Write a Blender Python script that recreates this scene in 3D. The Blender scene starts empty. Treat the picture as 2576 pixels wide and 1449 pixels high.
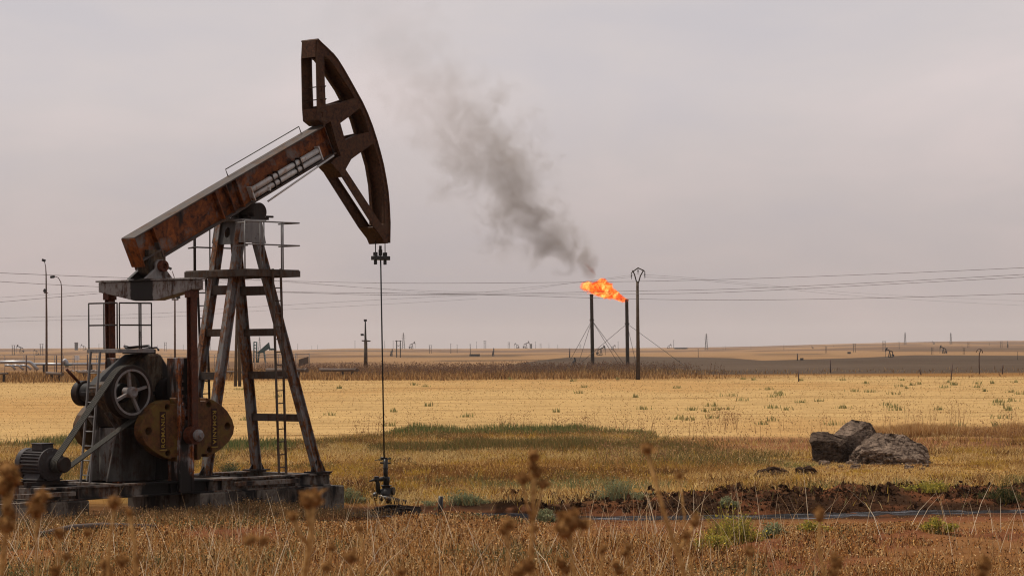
import bpy, bmesh, math, random
import numpy as np
from mathutils import Vector, Matrix, noise as mnoise
random.seed(7); RNG = np.random.default_rng(7)
R = math.radians; PI = math.pi
S = bpy.context.scene; COL = S.collection
H = 3.6; F = 6500.0; AL = R(.35); PSI = R(48); YS = 59.6
CA, SA = math.cos(AL), math.sin(AL); CP, SP = math.cos(PSI), math.sin(PSI)

# ------------------------------------------------------------------ surveying helpers
def deroll(u, v):
    du, dv = u-1288, v-880
    return du*CA-dv*SA, du*SA+dv*CA
def P(u, v, Y):
    a, b = deroll(u, v)
    return Vector((a*Y/F, Y, H-b*Y/F))
a0, _ = deroll(625, 537)
O = (a0*YS/F, YS)
def mp(u, v, y):
    a, b = deroll(u, v); rx = a/F
    Y = (y + (-SP*O[0]+CP*O[1]))/(-SP*rx+CP)
    dx, dy = Y*rx-O[0], Y-O[1]
    return (dx*CP+dy*SP, H-b*Y/F)
def m3(u, v, y):
    x, z = mp(u, v, y); return (x, y, z)

# ------------------------------------------------------------------ noise + terrain
def vn(x, y, seed=0):
    x = np.asarray(x, float); y = np.asarray(y, float)
    xi = np.floor(x).astype(np.int64); yi = np.floor(y).astype(np.int64)
    fx = x-xi; fy = y-yi; fx = fx*fx*(3-2*fx); fy = fy*fy*(3-2*fy)
    def h(a, b):
        n = (a*374761393 + b*668265263 + seed*974634721) & 0x7fffffff
        n = ((n ^ (n >> 13))*1274126177) & 0x7fffffff
        return ((n ^ (n >> 16)) & 0xffff)/65535.0
    return (h(xi, yi)*(1-fx)+h(xi+1, yi)*fx)*(1-fy)+(h(xi, yi+1)*(1-fx)+h(xi+1, yi+1)*fx)*fy
def fbm(x, y, seed=0, o=4):
    s = 0; a = .5; t = 0
    for k in range(o):
        s = s+a*vn(x*2**k, y*2**k, seed+k*17); t += a; a *= .5
    return s/t
def sst(a, b, x):
    t = np.clip((x-a)/(b-a), 0, 1); return t*t*(3-2*t)
SXS = [-30, -9, -4.2, 0, 1.9, 3.7, 7.4, 10.3, 12, 16, 40]
SYS = [61, 60.6, 60, 58.6, 57.8, 57.7, 58.2, 59.0, 59.2, 59.5, 61]
def ys_(x): return np.interp(x, SXS, SYS)
def terr(x, y):
    x = np.asarray(x, float); y = np.asarray(y, float)
    z = 2.0*sst(36, 11, y)
    w = sst(-70, -20, -np.abs(y-52)) * 1.0
    z = z + (fbm(x*.35, y*.35, 3)-.5)*.28*sst(30, 40, y)*sst(130, 80, y) + (fbm(x*1.7, y*1.7, 9)-.5)*.12*sst(20, 36, y)*sst(75, 62, y)
    for (bx, by, rx, ry, h) in [(5.2, 46, 2.6, 2.2, .26), (9.5, 46.5, 3.0, 2.4, .24), (8.0, 42.5, 3.4, 2, .2), (1.5, 44, 2.5, 1.6, .2), (-1.6, 51.5, 1.8, 1.5, .3)]:
        z = z + h*np.exp(-((x-bx)/rx)**2-((y-by)/ry)**2)*(.75+.5*fbm(x*1.1, y*1.1, 31))
    # oil channel and its banks
    d = y-ys_(x)+(fbm(x*.5, y*.1, 5)-.5)*1.3
    on = sst(-6.0, -3.6, x)
    wn = sst(-6.5, -3.2, d)*sst(3.0, 1.0, d)*on; z = z*(1-wn)+wn*(-.10+.05*(fbm(x*1.3, y*1.3, 77)-.5))
    z = z - (.15+.36*(fbm(x*.9, y*2.2, 88)-.45))*np.exp(-(d/(.7+1.1*fbm(x*.4, x*0, 89)))**2)*on
    z = z + (.03+.24*(fbm(x*1.2, y*1.6, 21)-.35)+.26*(fbm(x*3.1, y*3.6, 23)-.45))*np.exp(-((d-3.9)/2.3)**4)*sst(.5, 5, x)
    # well pit
    z = z - .12*np.exp(-((x+3.2)/2.2)**2-((y-62.5)/1.6)**2)
    # far land
    z = z + (fbm(x*.03, y*.02, 12)-.5)*.5*sst(90, 200, y)*sst(900, 500, y)
    f = np.clip((y-350)/3150, 0, 1.2)
    crest = 4.2 + 5.0*sst(-.10, -.16, x/np.maximum(y, 1)) + 6.5*sst(.05, .19, x/np.maximum(y, 1))*1.0 + 2.2*np.exp(-((x/np.maximum(y, 1)+.06)/.025)**2)
    z = z + crest*f**1.7
    z = z + (fbm(x*.0022+7, y*.0016, 41)-.5)*4.0*sst(900, 2200, y)
    z = z - sst(3600, 6500, y)*30
    return z
def hit(u, v, y0=30.):
    a, b = deroll(u, v)
    Y = np.geomspace(y0, 3900, 6000); X = a*Y/F; T = terr(X, Y); Z = H-b*Y/F
    k = np.where(T >= Z)[0]
    i = k[0] if len(k) else int(np.argmax((T-H)/Y))
    return Vector((X[i], Y[i], T[i]))

# ------------------------------------------------------------------ materials
def mat(name, fn):
    m = bpy.data.materials.new(name); m.use_nodes = True
    nt = m.node_tree; nt.nodes.clear()
    out = nt.nodes.new('ShaderNodeOutputMaterial')
    fn(nt, out); return m
def N(nt, t, **kw):
    n = nt.nodes.new('ShaderNode'+t)
    for k, v in kw.items():
        if k.startswith('_'): setattr(n, k[1:], v)
        else: n.inputs[k.replace('__', ' ')].default_value = v
    return n
def L(nt, a, b): nt.links.new(a, b)
def ramp(nt, fac, stops, interp='LINEAR'):
    r = nt.nodes.new('ShaderNodeValToRGB'); cr = r.color_ramp; cr.interpolation = interp
    while len(cr.elements) < len(stops): cr.elements.new(.5)
    for e, (p, c) in zip(cr.elements, stops):
        e.position = p; e.color = (*c, 1) if len(c) == 3 else c
    L(nt, fac, r.inputs[0]); return r.outputs[0]
def mapped(nt, scale, coord='Object'):
    tc = N(nt, 'TexCoord'); mpn = N(nt, 'Mapping'); mpn.inputs['Scale'].default_value = scale
    L(nt, tc.outputs[coord], mpn.inputs[0]); return mpn.outputs[0]
def noise(nt, vec, scale, detail=5, rough=.6, dist=0):
    n = N(nt, 'TexNoise', Scale=scale, Detail=detail, Roughness=rough, Distortion=dist); L(nt, vec, n.inputs['Vector']); return n.outputs[0]
def mix(nt, fac, a, b, mode='MIX'):
    n = nt.nodes.new('ShaderNodeMix'); n.data_type = 'RGBA'; n.blend_type = mode
    for s, v in ((0, fac), (6, a), (7, b)):
        if hasattr(v, 'is_linked'): L(nt, v, n.inputs[s])
        else: n.inputs[s].default_value = v if s == 0 else (*v, 1)
    return n.outputs[2]
def math_(nt, op, a, b=None, c=None):
    n = N(nt, 'Math', _operation=op)
    for i, v in enumerate((a, b, c)):
        if v is None: continue
        if hasattr(v, 'is_linked'): L(nt, v, n.inputs[i])
        else: n.inputs[i].default_value = v
    return n.outputs[0]
def steel(name, paint, rust_a, rust_b, amount, oil=0, rough=.6, streak=True, metal=0.0, extra=None, spec=.12, sc=1.0, grain=None):
    def fn(nt, out):
        v = mapped(nt, (1, 1, 1)); vs = mapped(nt, (3.5, 3.5, .6))
        n1 = noise(nt, v, 2.2*sc, 8, .65, .4); n2 = noise(nt, vs if streak else v, 3.0*sc, 6, .65, .2); n3 = noise(nt, v, 14, 6, .7)
        if grain: n3 = noise(nt, v, 5.5, 8, .75, .6)
        m = math_(nt, 'ADD', math_(nt, 'MULTIPLY', n1, .5), math_(nt, 'MULTIPLY', n2, .5))
        m = math_(nt, 'ADD', m, math_(nt, 'MULTIPLY', math_(nt, 'SUBTRACT', n3, .5), .22))
        c = .5+(.5-amount)*.42
        fac = ramp(nt, m, [(max(0, c-.05), (0, 0, 0)), (min(1, c+.05), (1, 1, 1))])
        rust = mix(nt, ramp(nt, n3, [(.38, (0, 0, 0)), (.64, (1, 1, 1))]), rust_a, rust_b)
        pc = mix(nt, ramp(nt, n2, [(.3, (0, 0, 0)), (.7, (1, 1, 1))]), tuple(x*.62 for x in paint), paint)
        col = mix(nt, fac, pc, rust)
        if oil > 0:
            vo = mapped(nt, (1.3, 1.3, .35)); no = noise(nt, vo, 1.6, 5, .55, .3)
            of = ramp(nt, no, [(.5+(.5-oil)*.5-.04, (0, 0, 0)), (.5+(.5-oil)*.5+.06, (1, 1, 1))])
            col = mix(nt, of, col, (.012, .010, .009))
        if extra: col = extra(nt, col)
        b = N(nt, 'BsdfPrincipled', Roughness=rough, Metallic=metal); L(nt, col, b.inputs['Base Color']); b.inputs['Specular IOR Level'].default_value = spec
        bp = N(nt, 'Bump', Strength=.35, Distance=.01); L(nt, n3, bp.inputs['Height']); L(nt, bp.outputs[0], b.inputs['Normal'])
        L(nt, b.outputs[0], out.inputs[0])
    return mat(name, fn)
RA, RB = (.045, .018, .009), (.17, .062, .02)
M = {}
M['beam'] = steel('rusty_beam', (.19, .155, .135), (.020, .008, .005), (.23, .066, .015), .66, oil=.30, rough=.5, streak=False, sc=.75, grain=(1, 1, 1))
M['flange'] = steel('dusty_flange', (.085, .07, .062), (.04, .024, .016), (.09, .05, .028), .42, rough=.75, streak=False)
M['head'] = steel('brown_head', (.085, .045, .022), (.025, .012, .007), (.085, .034, .014), .66, rough=.55)
M['leg'] = steel('grey_rusty_leg', (.21, .20, .19), (.03, .013, .007), (.19, .07, .022), .5, rough=.55)
M['legd'] = steel('brown_brace', (.09, .07, .056), (.03, .018, .011), (.075, .036, .018), .5, rough=.6)
M['grey'] = steel('grey_paint', (.20, .19, .18), (.045, .02, .01), (.16, .07, .03), .25, rough=.55)
def _band(nt):
    tc = N(nt, 'TexCoord'); sp = N(nt, 'SeparateXYZ'); L(nt, tc.outputs['Object'], sp.inputs[0])
    n = noise(nt, mapped(nt, (1, 1, .5)), 6, 4)
    a = math_(nt, 'ABSOLUTE', math_(nt, 'SUBTRACT', sp.outputs[1], .12))
    return ramp(nt, math_(nt, 'ADD', a, math_(nt, 'MULTIPLY', n, .2)), [(.46, (1, 1, 1)), (.5, (0, 0, 0))])
M['eq'] = steel('equalizer_paint', (.24, .225, .21), (.025, .014, .01), (.08, .04, .024), .42, rough=.5,
    extra=lambda nt, col: mix(nt, _band(nt), col, (.012, .010, .009)))
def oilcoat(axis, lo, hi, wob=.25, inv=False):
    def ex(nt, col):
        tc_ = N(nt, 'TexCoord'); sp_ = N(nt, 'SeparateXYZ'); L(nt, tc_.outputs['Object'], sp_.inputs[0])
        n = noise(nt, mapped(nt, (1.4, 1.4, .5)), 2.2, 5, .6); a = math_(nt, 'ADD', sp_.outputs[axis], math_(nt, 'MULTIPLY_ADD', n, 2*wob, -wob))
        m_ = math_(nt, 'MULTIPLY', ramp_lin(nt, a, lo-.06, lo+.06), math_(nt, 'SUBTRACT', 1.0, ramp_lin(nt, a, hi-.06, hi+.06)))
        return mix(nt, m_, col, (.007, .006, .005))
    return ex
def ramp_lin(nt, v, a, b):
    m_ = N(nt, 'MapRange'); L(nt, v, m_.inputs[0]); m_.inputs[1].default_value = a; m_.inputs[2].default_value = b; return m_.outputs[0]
M['pitman'] = steel('rust_red_pitman', (.08, .04, .026), (.038, .012, .007), (.095, .028, .012), .7, rough=.5)
M['crank'] = steel('crank_rust', (.36, .34, .33), (.028, .011, .006), (.24, .07, .018), .58, oil=.5, rough=.4)
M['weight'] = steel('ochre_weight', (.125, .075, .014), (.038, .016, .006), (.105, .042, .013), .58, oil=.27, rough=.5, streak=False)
M['weightfar'] = steel('dark_weight', (.10, .06, .02), (.03, .016, .008), (.075, .036, .015), .55, rough=.5, streak=False)  # darker brown tone for the far pair of counterweights
M['oil'] = steel('oil_soaked', (.012, .010, .009), (.005, .004, .004), (.012, .008, .006), .6, rough=.35)
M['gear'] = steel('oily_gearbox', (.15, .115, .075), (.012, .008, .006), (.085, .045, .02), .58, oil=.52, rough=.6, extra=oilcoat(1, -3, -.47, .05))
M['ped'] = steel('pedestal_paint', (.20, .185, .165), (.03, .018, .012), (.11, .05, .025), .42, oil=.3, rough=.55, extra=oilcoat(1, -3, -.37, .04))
M['dark'] = steel('dark_iron', (.026, .02, .017), (.012, .008, .006), (.03, .016, .01), .5, rough=.55)
M['silver'] = steel('bright_tube', (.50, .48, .45), (.09, .04, .02), (.33, .15, .05), .30, rough=.4, metal=.2)
M['spoke'] = steel('bare_spoke', (.20, .185, .175), (.04, .02, .012), (.17, .07, .03), .3, rough=.45)
M['motor'] = steel('motor_grey', (.046, .039, .037), (.02, .014, .011), (.07, .04, .028), .25, rough=.5)
M['belt'] = steel('belt_rubber', (.05, .046, .038), (.02, .017, .014), (.07, .058, .045), .4, rough=.8)
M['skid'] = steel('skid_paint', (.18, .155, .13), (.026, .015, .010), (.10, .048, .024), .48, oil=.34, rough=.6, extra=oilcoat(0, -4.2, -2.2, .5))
M['concrete'] = steel('stained_concrete', (.15, .125, .10), (.025, .02, .016), (.08, .055, .04), .45, oil=.42, rough=.9)
M['letter'] = steel('yellow_letter', (.30, .20, .035), (.08, .04, .010), (.18, .105, .025), .32, rough=.5)
M['plate'] = steel('letter_plate', (.028, .010, .006), (.012, .006, .004), (.04, .01, .006), .5, rough=.5)
M['wellblack'] = steel('oily_wellhead', (.02, .018, .016), (.008, .007, .006), (.03, .02, .015), .4, rough=.35, spec=.22)
M['stack'] = steel('sooty_stack', (.035, .028, .022), (.014, .011, .009), (.06, .035, .02), .5, rough=.8)
M['pole'] = steel('weathered_pole', (.10, .075, .055), (.035, .026, .019), (.075, .05, .034), .5, rough=.9)
M['far'] = steel('distant_metal', (.035, .035, .038), (.02, .018, .018), (.045, .035, .03), .4, rough=.8)
M['fargreen'] = steel('distant_green', (.05, .09, .085), (.04, .05, .05), (.08, .08, .07), .3, rough=.7)
M['lampgrey'] = steel('lamp_mast', (.10, .07, .06), (.05, .03, .025), (.13, .08, .06), .5, rough=.7)
M['silverpipe'] = steel('silver_pipeline', (.36, .36, .37), (.25, .22, .2), (.4, .36, .32), .2, rough=.35, metal=.4)
M['brownpipe'] = steel('brown_pipe', (.10, .075, .06), (.045, .033, .028), (.13, .085, .06), .5, rough=.7)
M['fence'] = steel('fence_metal', (.22, .20, .19), (.07, .05, .04), (.2, .13, .09), .4, rough=.7)
M['white'] = steel('white_sheet', (.72, .72, .72), (.4, .36, .33), (.55, .5, .47), .15, rough=.7)
M['wire'] = steel('wire_dark', (.10, .09, .085), (.06, .055, .05), (.1, .09, .08), .4, rough=.8)
M['wood'] = steel('grey_wood', (.32, .26, .2), (.1, .07, .05), (.2, .15, .1), .4, rough=.9)
def _vcol(rough=.9, trans=.3):
    def fn(nt, out):
        at = N(nt, 'Attribute', _attribute_name='col')
        d = N(nt, 'BsdfDiffuse'); t = N(nt, 'BsdfTranslucent'); L(nt, at.outputs[0], d.inputs[0]); L(nt, at.outputs[0], t.inputs[0])
        m = N(nt, 'MixShader', Fac=trans); L(nt, d.outputs[0], m.inputs[1]); L(nt, t.outputs[0], m.inputs[2]); L(nt, m.outputs[0], out.inputs[0])
    return fn
M['grass'] = mat('dry_plant', _vcol())
def _ground(nt, out):
    at = N(nt, 'Attribute', _attribute_name='col')
    v = mapped(nt, (1, 1, 1)); vs = mapped(nt, (.16, .9, 1)); vf = mapped(nt, (.02, .25, 1))
    n1 = noise(nt, v, 3.2, 8, .7); n2 = noise(nt, vs, 1.1, 6, .65, .5); n3 = noise(nt, v, .35, 6, .6); n4 = noise(nt, vf, .35, 6, .7); n5 = noise(nt, mapped(nt, (.028, .55, 1)), .5, 7, .72, .4)
    k = math_(nt, 'ADD', math_(nt, 'MULTIPLY', n1, .5), math_(nt, 'MULTIPLY', n2, .5))
    k = math_(nt, 'ADD', math_(nt, 'MULTIPLY', k, .6), math_(nt, 'MULTIPLY', math_(nt, 'ADD', n3, n4), .2))
    g = ramp(nt, k, [(.34, (.48, .44, .42)), (.5, (1, 1, 1)), (.66, (1.4, 1.38, 1.32))])
    c = mix(nt, 1.0, at.outputs[0], g, 'MULTIPLY'); c = mix(nt, 1.0, c, ramp(nt, n5, [(.34, (.42, .33, .27)), (.445, (1, 1, 1)), (.62, (1, 1, 1)), (.72, (1.25, 1.25, 1.2))]), 'MULTIPLY')
    b = N(nt, 'BsdfPrincipled', Roughness=1); b.inputs['Specular IOR Level'].default_value = 0
    L(nt, c, b.inputs['Base Color'])
    bp = N(nt, 'Bump', Strength=.7, Distance=.08); L(nt, n1, bp.inputs['Height']); L(nt, bp.outputs[0], b.inputs['Normal'])
    L(nt, b.outputs[0], out.inputs[0])
M['ground'] = mat('earth', _ground)
def _oilw(nt, out):
    n = noise(nt, mapped(nt, (1, 2.2, 1)), 5, 6, .6); n2 = noise(nt, mapped(nt, (.5, 2.6, 1)), 2.2, 6, .65, .4)
    d = N(nt, 'BsdfDiffuse'); d.inputs[0].default_value = (.012, .010, .009, 1); g = N(nt, 'BsdfGlossy', Roughness=.16); g.inputs[0].default_value = (.9, .9, .9, 1)
    bp = N(nt, 'Bump', Strength=.7, Distance=.05); L(nt, n, bp.inputs['Height']); L(nt, bp.outputs[0], g.inputs['Normal'])
    m_ = N(nt, 'MixShader'); L(nt, ramp(nt, n2, [(.44, (.03, .03, .03)), (.56, (.10, .10, .10)), (.61, (.55, .55, .55)), (.66, (.9, .9, .9))]), m_.inputs[0]); L(nt, d.outputs[0], m_.inputs[1]); L(nt, g.outputs[0], m_.inputs[2]); L(nt, m_.outputs[0], out.inputs[0])
M['oilwater'] = mat('crude_oil', _oilw)
def _rock(base, dark, sc=1.0):
    def fn(nt, out):
        v = mapped(nt, (1, 1, 1)); n = noise(nt, v, 3*sc, 8, .7); n2 = noise(nt, v, 12*sc, 8, .7)
        c = mix(nt, ramp(nt, n, [(.38, (0, 0, 0)), (.62, (1, 1, 1))]), dark, base)
        c = mix(nt, ramp(nt, n2, [(.3, (.5, .5, .5)), (.5, (0, 0, 0))]), c, tuple(x*.4 for x in dark))
        b = N(nt, 'BsdfPrincipled', Roughness=1); b.inputs['Specular IOR Level'].default_value = .03; L(nt, c, b.inputs['Base Color'])
        bp = N(nt, 'Bump', Strength=.9, Distance=.06); L(nt, n2, bp.inputs['Height']); L(nt, bp.outputs[0], b.inputs['Normal'])
        L(nt, b.outputs[0], out.inputs[0])
    return fn
M['rock'] = mat('broken_concrete', _rock((.215, .155, .112), (.075, .052, .038)))
M['rockdark'] = mat('dark_concrete', _rock((.10, .07, .05), (.035, .024, .018)))  # darker tone over the whole leftmost chunk
M['mud'] = mat('dark_mud', _rock((.07, .04, .024), (.025, .015, .010)))
M['tar'] = mat('oil_soaked_earth', _rock((.022, .016, .013), (.009, .007, .006)))
M['redmud'] = mat('red_earth', _rock((.10, .044, .024), (.04, .018, .011)))

# ------------------------------------------------------------------ mesh builder
class MB:
    def __init__(s): s.v = []; s.f = []; s.sm = []
    def add(s, vs, fs, smooth=False):
        o = len(s.v); s.v += [tuple(p) for p in vs]; s.f += [tuple(i+o for i in f) for f in fs]; s.sm += [smooth]*len(fs); return s
    def box(s, c, d, rot=None):
        vs = [Vector((x*d[0]/2, y*d[1]/2, z*d[2]/2)) for x in (-1, 1) for y in (-1, 1) for z in (-1, 1)]
        if rot is not None: vs = [rot @ p for p in vs]
        return s.add([p+Vector(c) for p in vs], [(0, 1, 3, 2), (4, 6, 7, 5), (0, 4, 5, 1), (2, 3, 7, 6), (0, 2, 6, 4), (1, 5, 7, 3)])
    def bb(s, a, b): return s.box([(p+q)/2 for p, q in zip(a, b)], [abs(p-q) for p, q in zip(a, b)])
    def prism(s, poly, y0, y1, f=lambda x, z, y: (x, y, z)):
        n = len(poly)
        return s.add([f(x, z, y0) for x, z in poly]+[f(x, z, y1) for x, z in poly],
            [tuple(range(n)), tuple(range(2*n-1, n-1, -1))]+[(i, i+n, (i+1) % n+n, (i+1) % n) for i in range(n)])
    def beam(s, p0, p1, w, h, side=None):   # rectangular bar, w along side, h across
        p0 = Vector(p0); p1 = Vector(p1); d = (p1-p0).normalized()
        sd = Vector(side) if side else (Vector((0, 0, 1)) if abs(d.z) < .9 else Vector((1, 0, 0)))
        a = (sd-d*sd.dot(d)).normalized(); b = d.cross(a)
        vs = [p+a*(i*w/2)+b*(j*h/2) for p in (p0, p1) for i, j in ((-1, -1), (1, -1), (1, 1), (-1, 1))]
        return s.add(vs, [(0, 1, 2, 3), (7, 6, 5, 4)]+[(i, i+4, (i+1) % 4+4, (i+1) % 4) for i in range(4)])
    def hbeam(s, p0, p1, w, h, side, t=.022):  # H section: flanges at +-h/2 along 'b', width w along side
        p0 = Vector(p0); p1 = Vector(p1); d = (p1-p0).normalized(); sd = Vector(side)
        a = (sd-d*sd.dot(d)).normalized(); b = d.cross(a)
        for k in (-1, 1): s.beam(p0+b*k*(h/2-t/2), p1+b*k*(h/2-t/2), w, t, a)
        return s.beam(p0, p1, t, h-2*t, a)
    def tube(s, pts, r, n=8, cap=True):
        pts = [Vector(p) for p in pts]; rs = r if hasattr(r, '__len__') else [r]*len(pts)
        o = []; up = None
        for i, p in enumerate(pts):
            d = (pts[min(i+1, len(pts)-1)]-pts[max(i-1, 0)]).normalized()
            if up is None: up = Vector((0, 0, 1)) if abs(d.z) < .9 else Vector((1, 0, 0))
            a = (up-d*up.dot(d)).normalized(); up = a; b = d.cross(a)
            o += [p+(a*math.cos(2*PI*k/n)+b*math.sin(2*PI*k/n))*rs[i] for k in range(n)]
        m = len(pts)
        s.add(o, [(i*n+k, i*n+(k+1) % n, (i+1)*n+(k+1) % n, (i+1)*n+k) for i in range(m-1) for k in range(n)], True)
        if cap:
            e = len(s.v)-len(o)
            s.f += [tuple(e+k for k in range(n-1, -1, -1)), tuple(e+(m-1)*n+k for k in range(n))]; s.sm += [False]*2
        return s
    def lathe(s, c, axis, prof, n=32):   # prof: (r, h) along axis, closed or open
        c = Vector(c); ax = Vector(axis).normalized(); a = ax.orthogonal().normalized(); b = ax.cross(a)
        vs = [c+ax*h+(a*math.cos(2*PI*k/n)+b*math.sin(2*PI*k/n))*r for r, h in prof for k in range(n)]
        for i in range(len(prof)-1):
            q = [vs[i*n+k] for k in range(n)]+[vs[(i+1)*n+k] for k in range(n)]
            s.add(q, [(k, (k+1) % n, n+(k+1) % n, n+k) for k in range(n)], True)
        return s
    def mesh(s, name):
        me = bpy.data.meshes.new(name); me.from_pydata(s.v, [], s.f); me.polygons.foreach_set('use_smooth', s.sm)
        bm = bmesh.new(); bm.from_mesh(me); bmesh.ops.recalc_face_normals(bm, faces=bm.faces[:]); bm.to_mesh(me); bm.free(); return me
    def build(s, name, m, parent=None, bevel=0, loc=None):
        o = bpy.data.objects.new(name, s.mesh(name)); o.data.materials.append(m if not isinstance(m, str) else M[m]); COL.objects.link(o)
        if parent: o.parent = parent
        if loc is not None: o.location = loc
        if bevel:
            b = o.modifiers.new('bevel', 'BEVEL'); b.width = bevel; b.segments = 1; b.limit_method = 'ANGLE'; b.angle_limit = R(35)
        return o
    def plate(s, outer, holes, y0, th):   # flat plate with openings, in xz, centred on y0
        cu = bpy.data.curves.new('tmp', 'CURVE'); cu.dimensions = '2D'; cu.fill_mode = 'BOTH'; cu.extrude = th/2
        for pl in [outer]+list(holes):
            sp = cu.splines.new('POLY'); sp.points.add(len(pl)-1); sp.use_cyclic_u = True
            for q, (x, z) in zip(sp.points, pl): q.co = (x, z, 0, 1)
        ob = bpy.data.objects.new('tmp', cu); COL.objects.link(ob); dg = bpy.context.evaluated_depsgraph_get()
        me = bpy.data.meshes.new_from_object(ob.evaluated_get(dg))
        bm = bmesh.new(); bm.from_mesh(me); bmesh.ops.remove_doubles(bm, verts=bm.verts, dist=1e-5); bm.verts.index_update()
        s.add([(v.co.x, y0+v.co.z, v.co.y) for v in bm.verts], [[v.index for v in f.verts] for f in bm.faces])
        bm.free(); bpy.data.meshes.remove(me); bpy.data.objects.remove(ob); bpy.data.curves.remove(cu); return s
def tag(o, label=None, cat=None, group=None, kind=None):
    if label: o['label'] = label
    if cat: o['category'] = cat
    if group: o['group'] = group
    if kind: o['kind'] = kind
    return o
def empty(name, loc, rz=0, label=None, cat=None, group=None):
    o = bpy.data.objects.new(name, None); COL.objects.link(o); o.location = loc; o.rotation_euler[2] = rz; o.empty_display_size = .2
    return tag(o, label, cat, group)
def ct(o, loc, rz=0, sc=1, label=None, group=None):     # copy thing with its parts
    def rec(q, par):
        c = q.copy(); COL.objects.link(c)
        if par: c.parent = par
        for ch in list(q.children): rec(ch, c)
        return c
    c = rec(o, None); c.location = loc; c.rotation_euler[2] = rz; c.scale = (sc, sc, sc)
    if label: c['label'] = label
    if group: c['group'] = group
    return c

# ================================================================== CAMERA, LIGHT, SKY
cam = bpy.data.cameras.new('camera'); co = bpy.data.objects.new('camera', cam); COL.objects.link(co); S.camera = co
cam.sensor_width = 36; cam.lens = F/2576*36; cam.shift_y = (880-724.5)/2576; cam.clip_end = 20000; cam.clip_start = .1
co.location = (0, 0, H); co.rotation_euler = (Matrix.Rotation(R(90), 3, 'X') @ Matrix.Rotation(-AL, 3, 'Z')).to_euler()
cam.dof.use_dof = True; cam.dof.focus_distance = 58; cam.dof.aperture_fstop = cam.lens/1000/.0095
SUN_AZ = math.atan2(-.86, .50)   # from +Y towards +X
SUN_EL = R(60)
sd = Vector((math.sin(SUN_AZ)*math.cos(SUN_EL), math.cos(SUN_AZ)*math.cos(SUN_EL), math.sin(SUN_EL)))
sl = bpy.data.lights.new('sun', 'SUN'); sl.energy = 4.6; sl.angle = R(.6); sl.color = (1, .93, .83)
so = bpy.data.objects.new('sun', sl); COL.objects.link(so); so.rotation_euler = sd.to_track_quat('Z', 'Y').to_euler(); so.location = (0, 0, 60)
W = bpy.data.worlds.new('World'); S.world = W; W.use_nodes = True; nt = W.node_tree; nt.nodes.clear()
wo = N(nt, 'OutputWorld'); bg = N(nt, 'Background', Strength=.1); L(nt, bg.outputs[0], wo.inputs[0])
sk = N(nt, 'TexSky'); sk.sky_type = 'NISHITA'; sk.sun_disc = False; sk.sun_elevation = SUN_EL; sk.sun_rotation = SUN_AZ; sk.dust_density = 6; sk.air_density = 1.2
tc = N(nt, 'TexCoord'); mpw = N(nt, 'Mapping'); mpw.inputs['Scale'].default_value = (1, 1, 2.6); L(nt, tc.outputs['Generated'], mpw.inputs[0])
cn = noise(nt, mpw.outputs[0], 7, 5, .55, .3)
sp = N(nt, 'SeparateXYZ'); L(nt, tc.outputs['Generated'], sp.inputs[0])
dust = ramp(nt, sp.outputs[2], [(0, (.50, .425, .405)), (.03, (.54, .47, .46)), (.10, (.68, .615, .615)), (.22, (.64, .61, .635))])
cl = ramp(nt, cn, [(.33, (.93, .95, .985)), (.5, (1, 1, 1)), (.66, (1.09, 1.06, 1.05))])
dc = mix(nt, 1.0, dust, cl, 'MULTIPLY')
dv = mix(nt, 1.0, dc, (10, 10, 10), 'MULTIPLY')
sv = mix(nt, .90, sk.outputs[0], dv); L(nt, sv, bg.inputs[0])
S.view_settings.view_transform = 'Standard'; S.view_settings.look = 'None'; S.view_settings.exposure = 0; S.view_settings.gamma = 1
S.cycles.filter_width = 1.1; S.cycles.max_bounces = 6; S.cycles.volume_bounces = 1; S.cycles.transparent_max_bounces = 12
S.cycles.volume_step_rate = 1.0; S.cycles.volume_max_steps = 256

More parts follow.
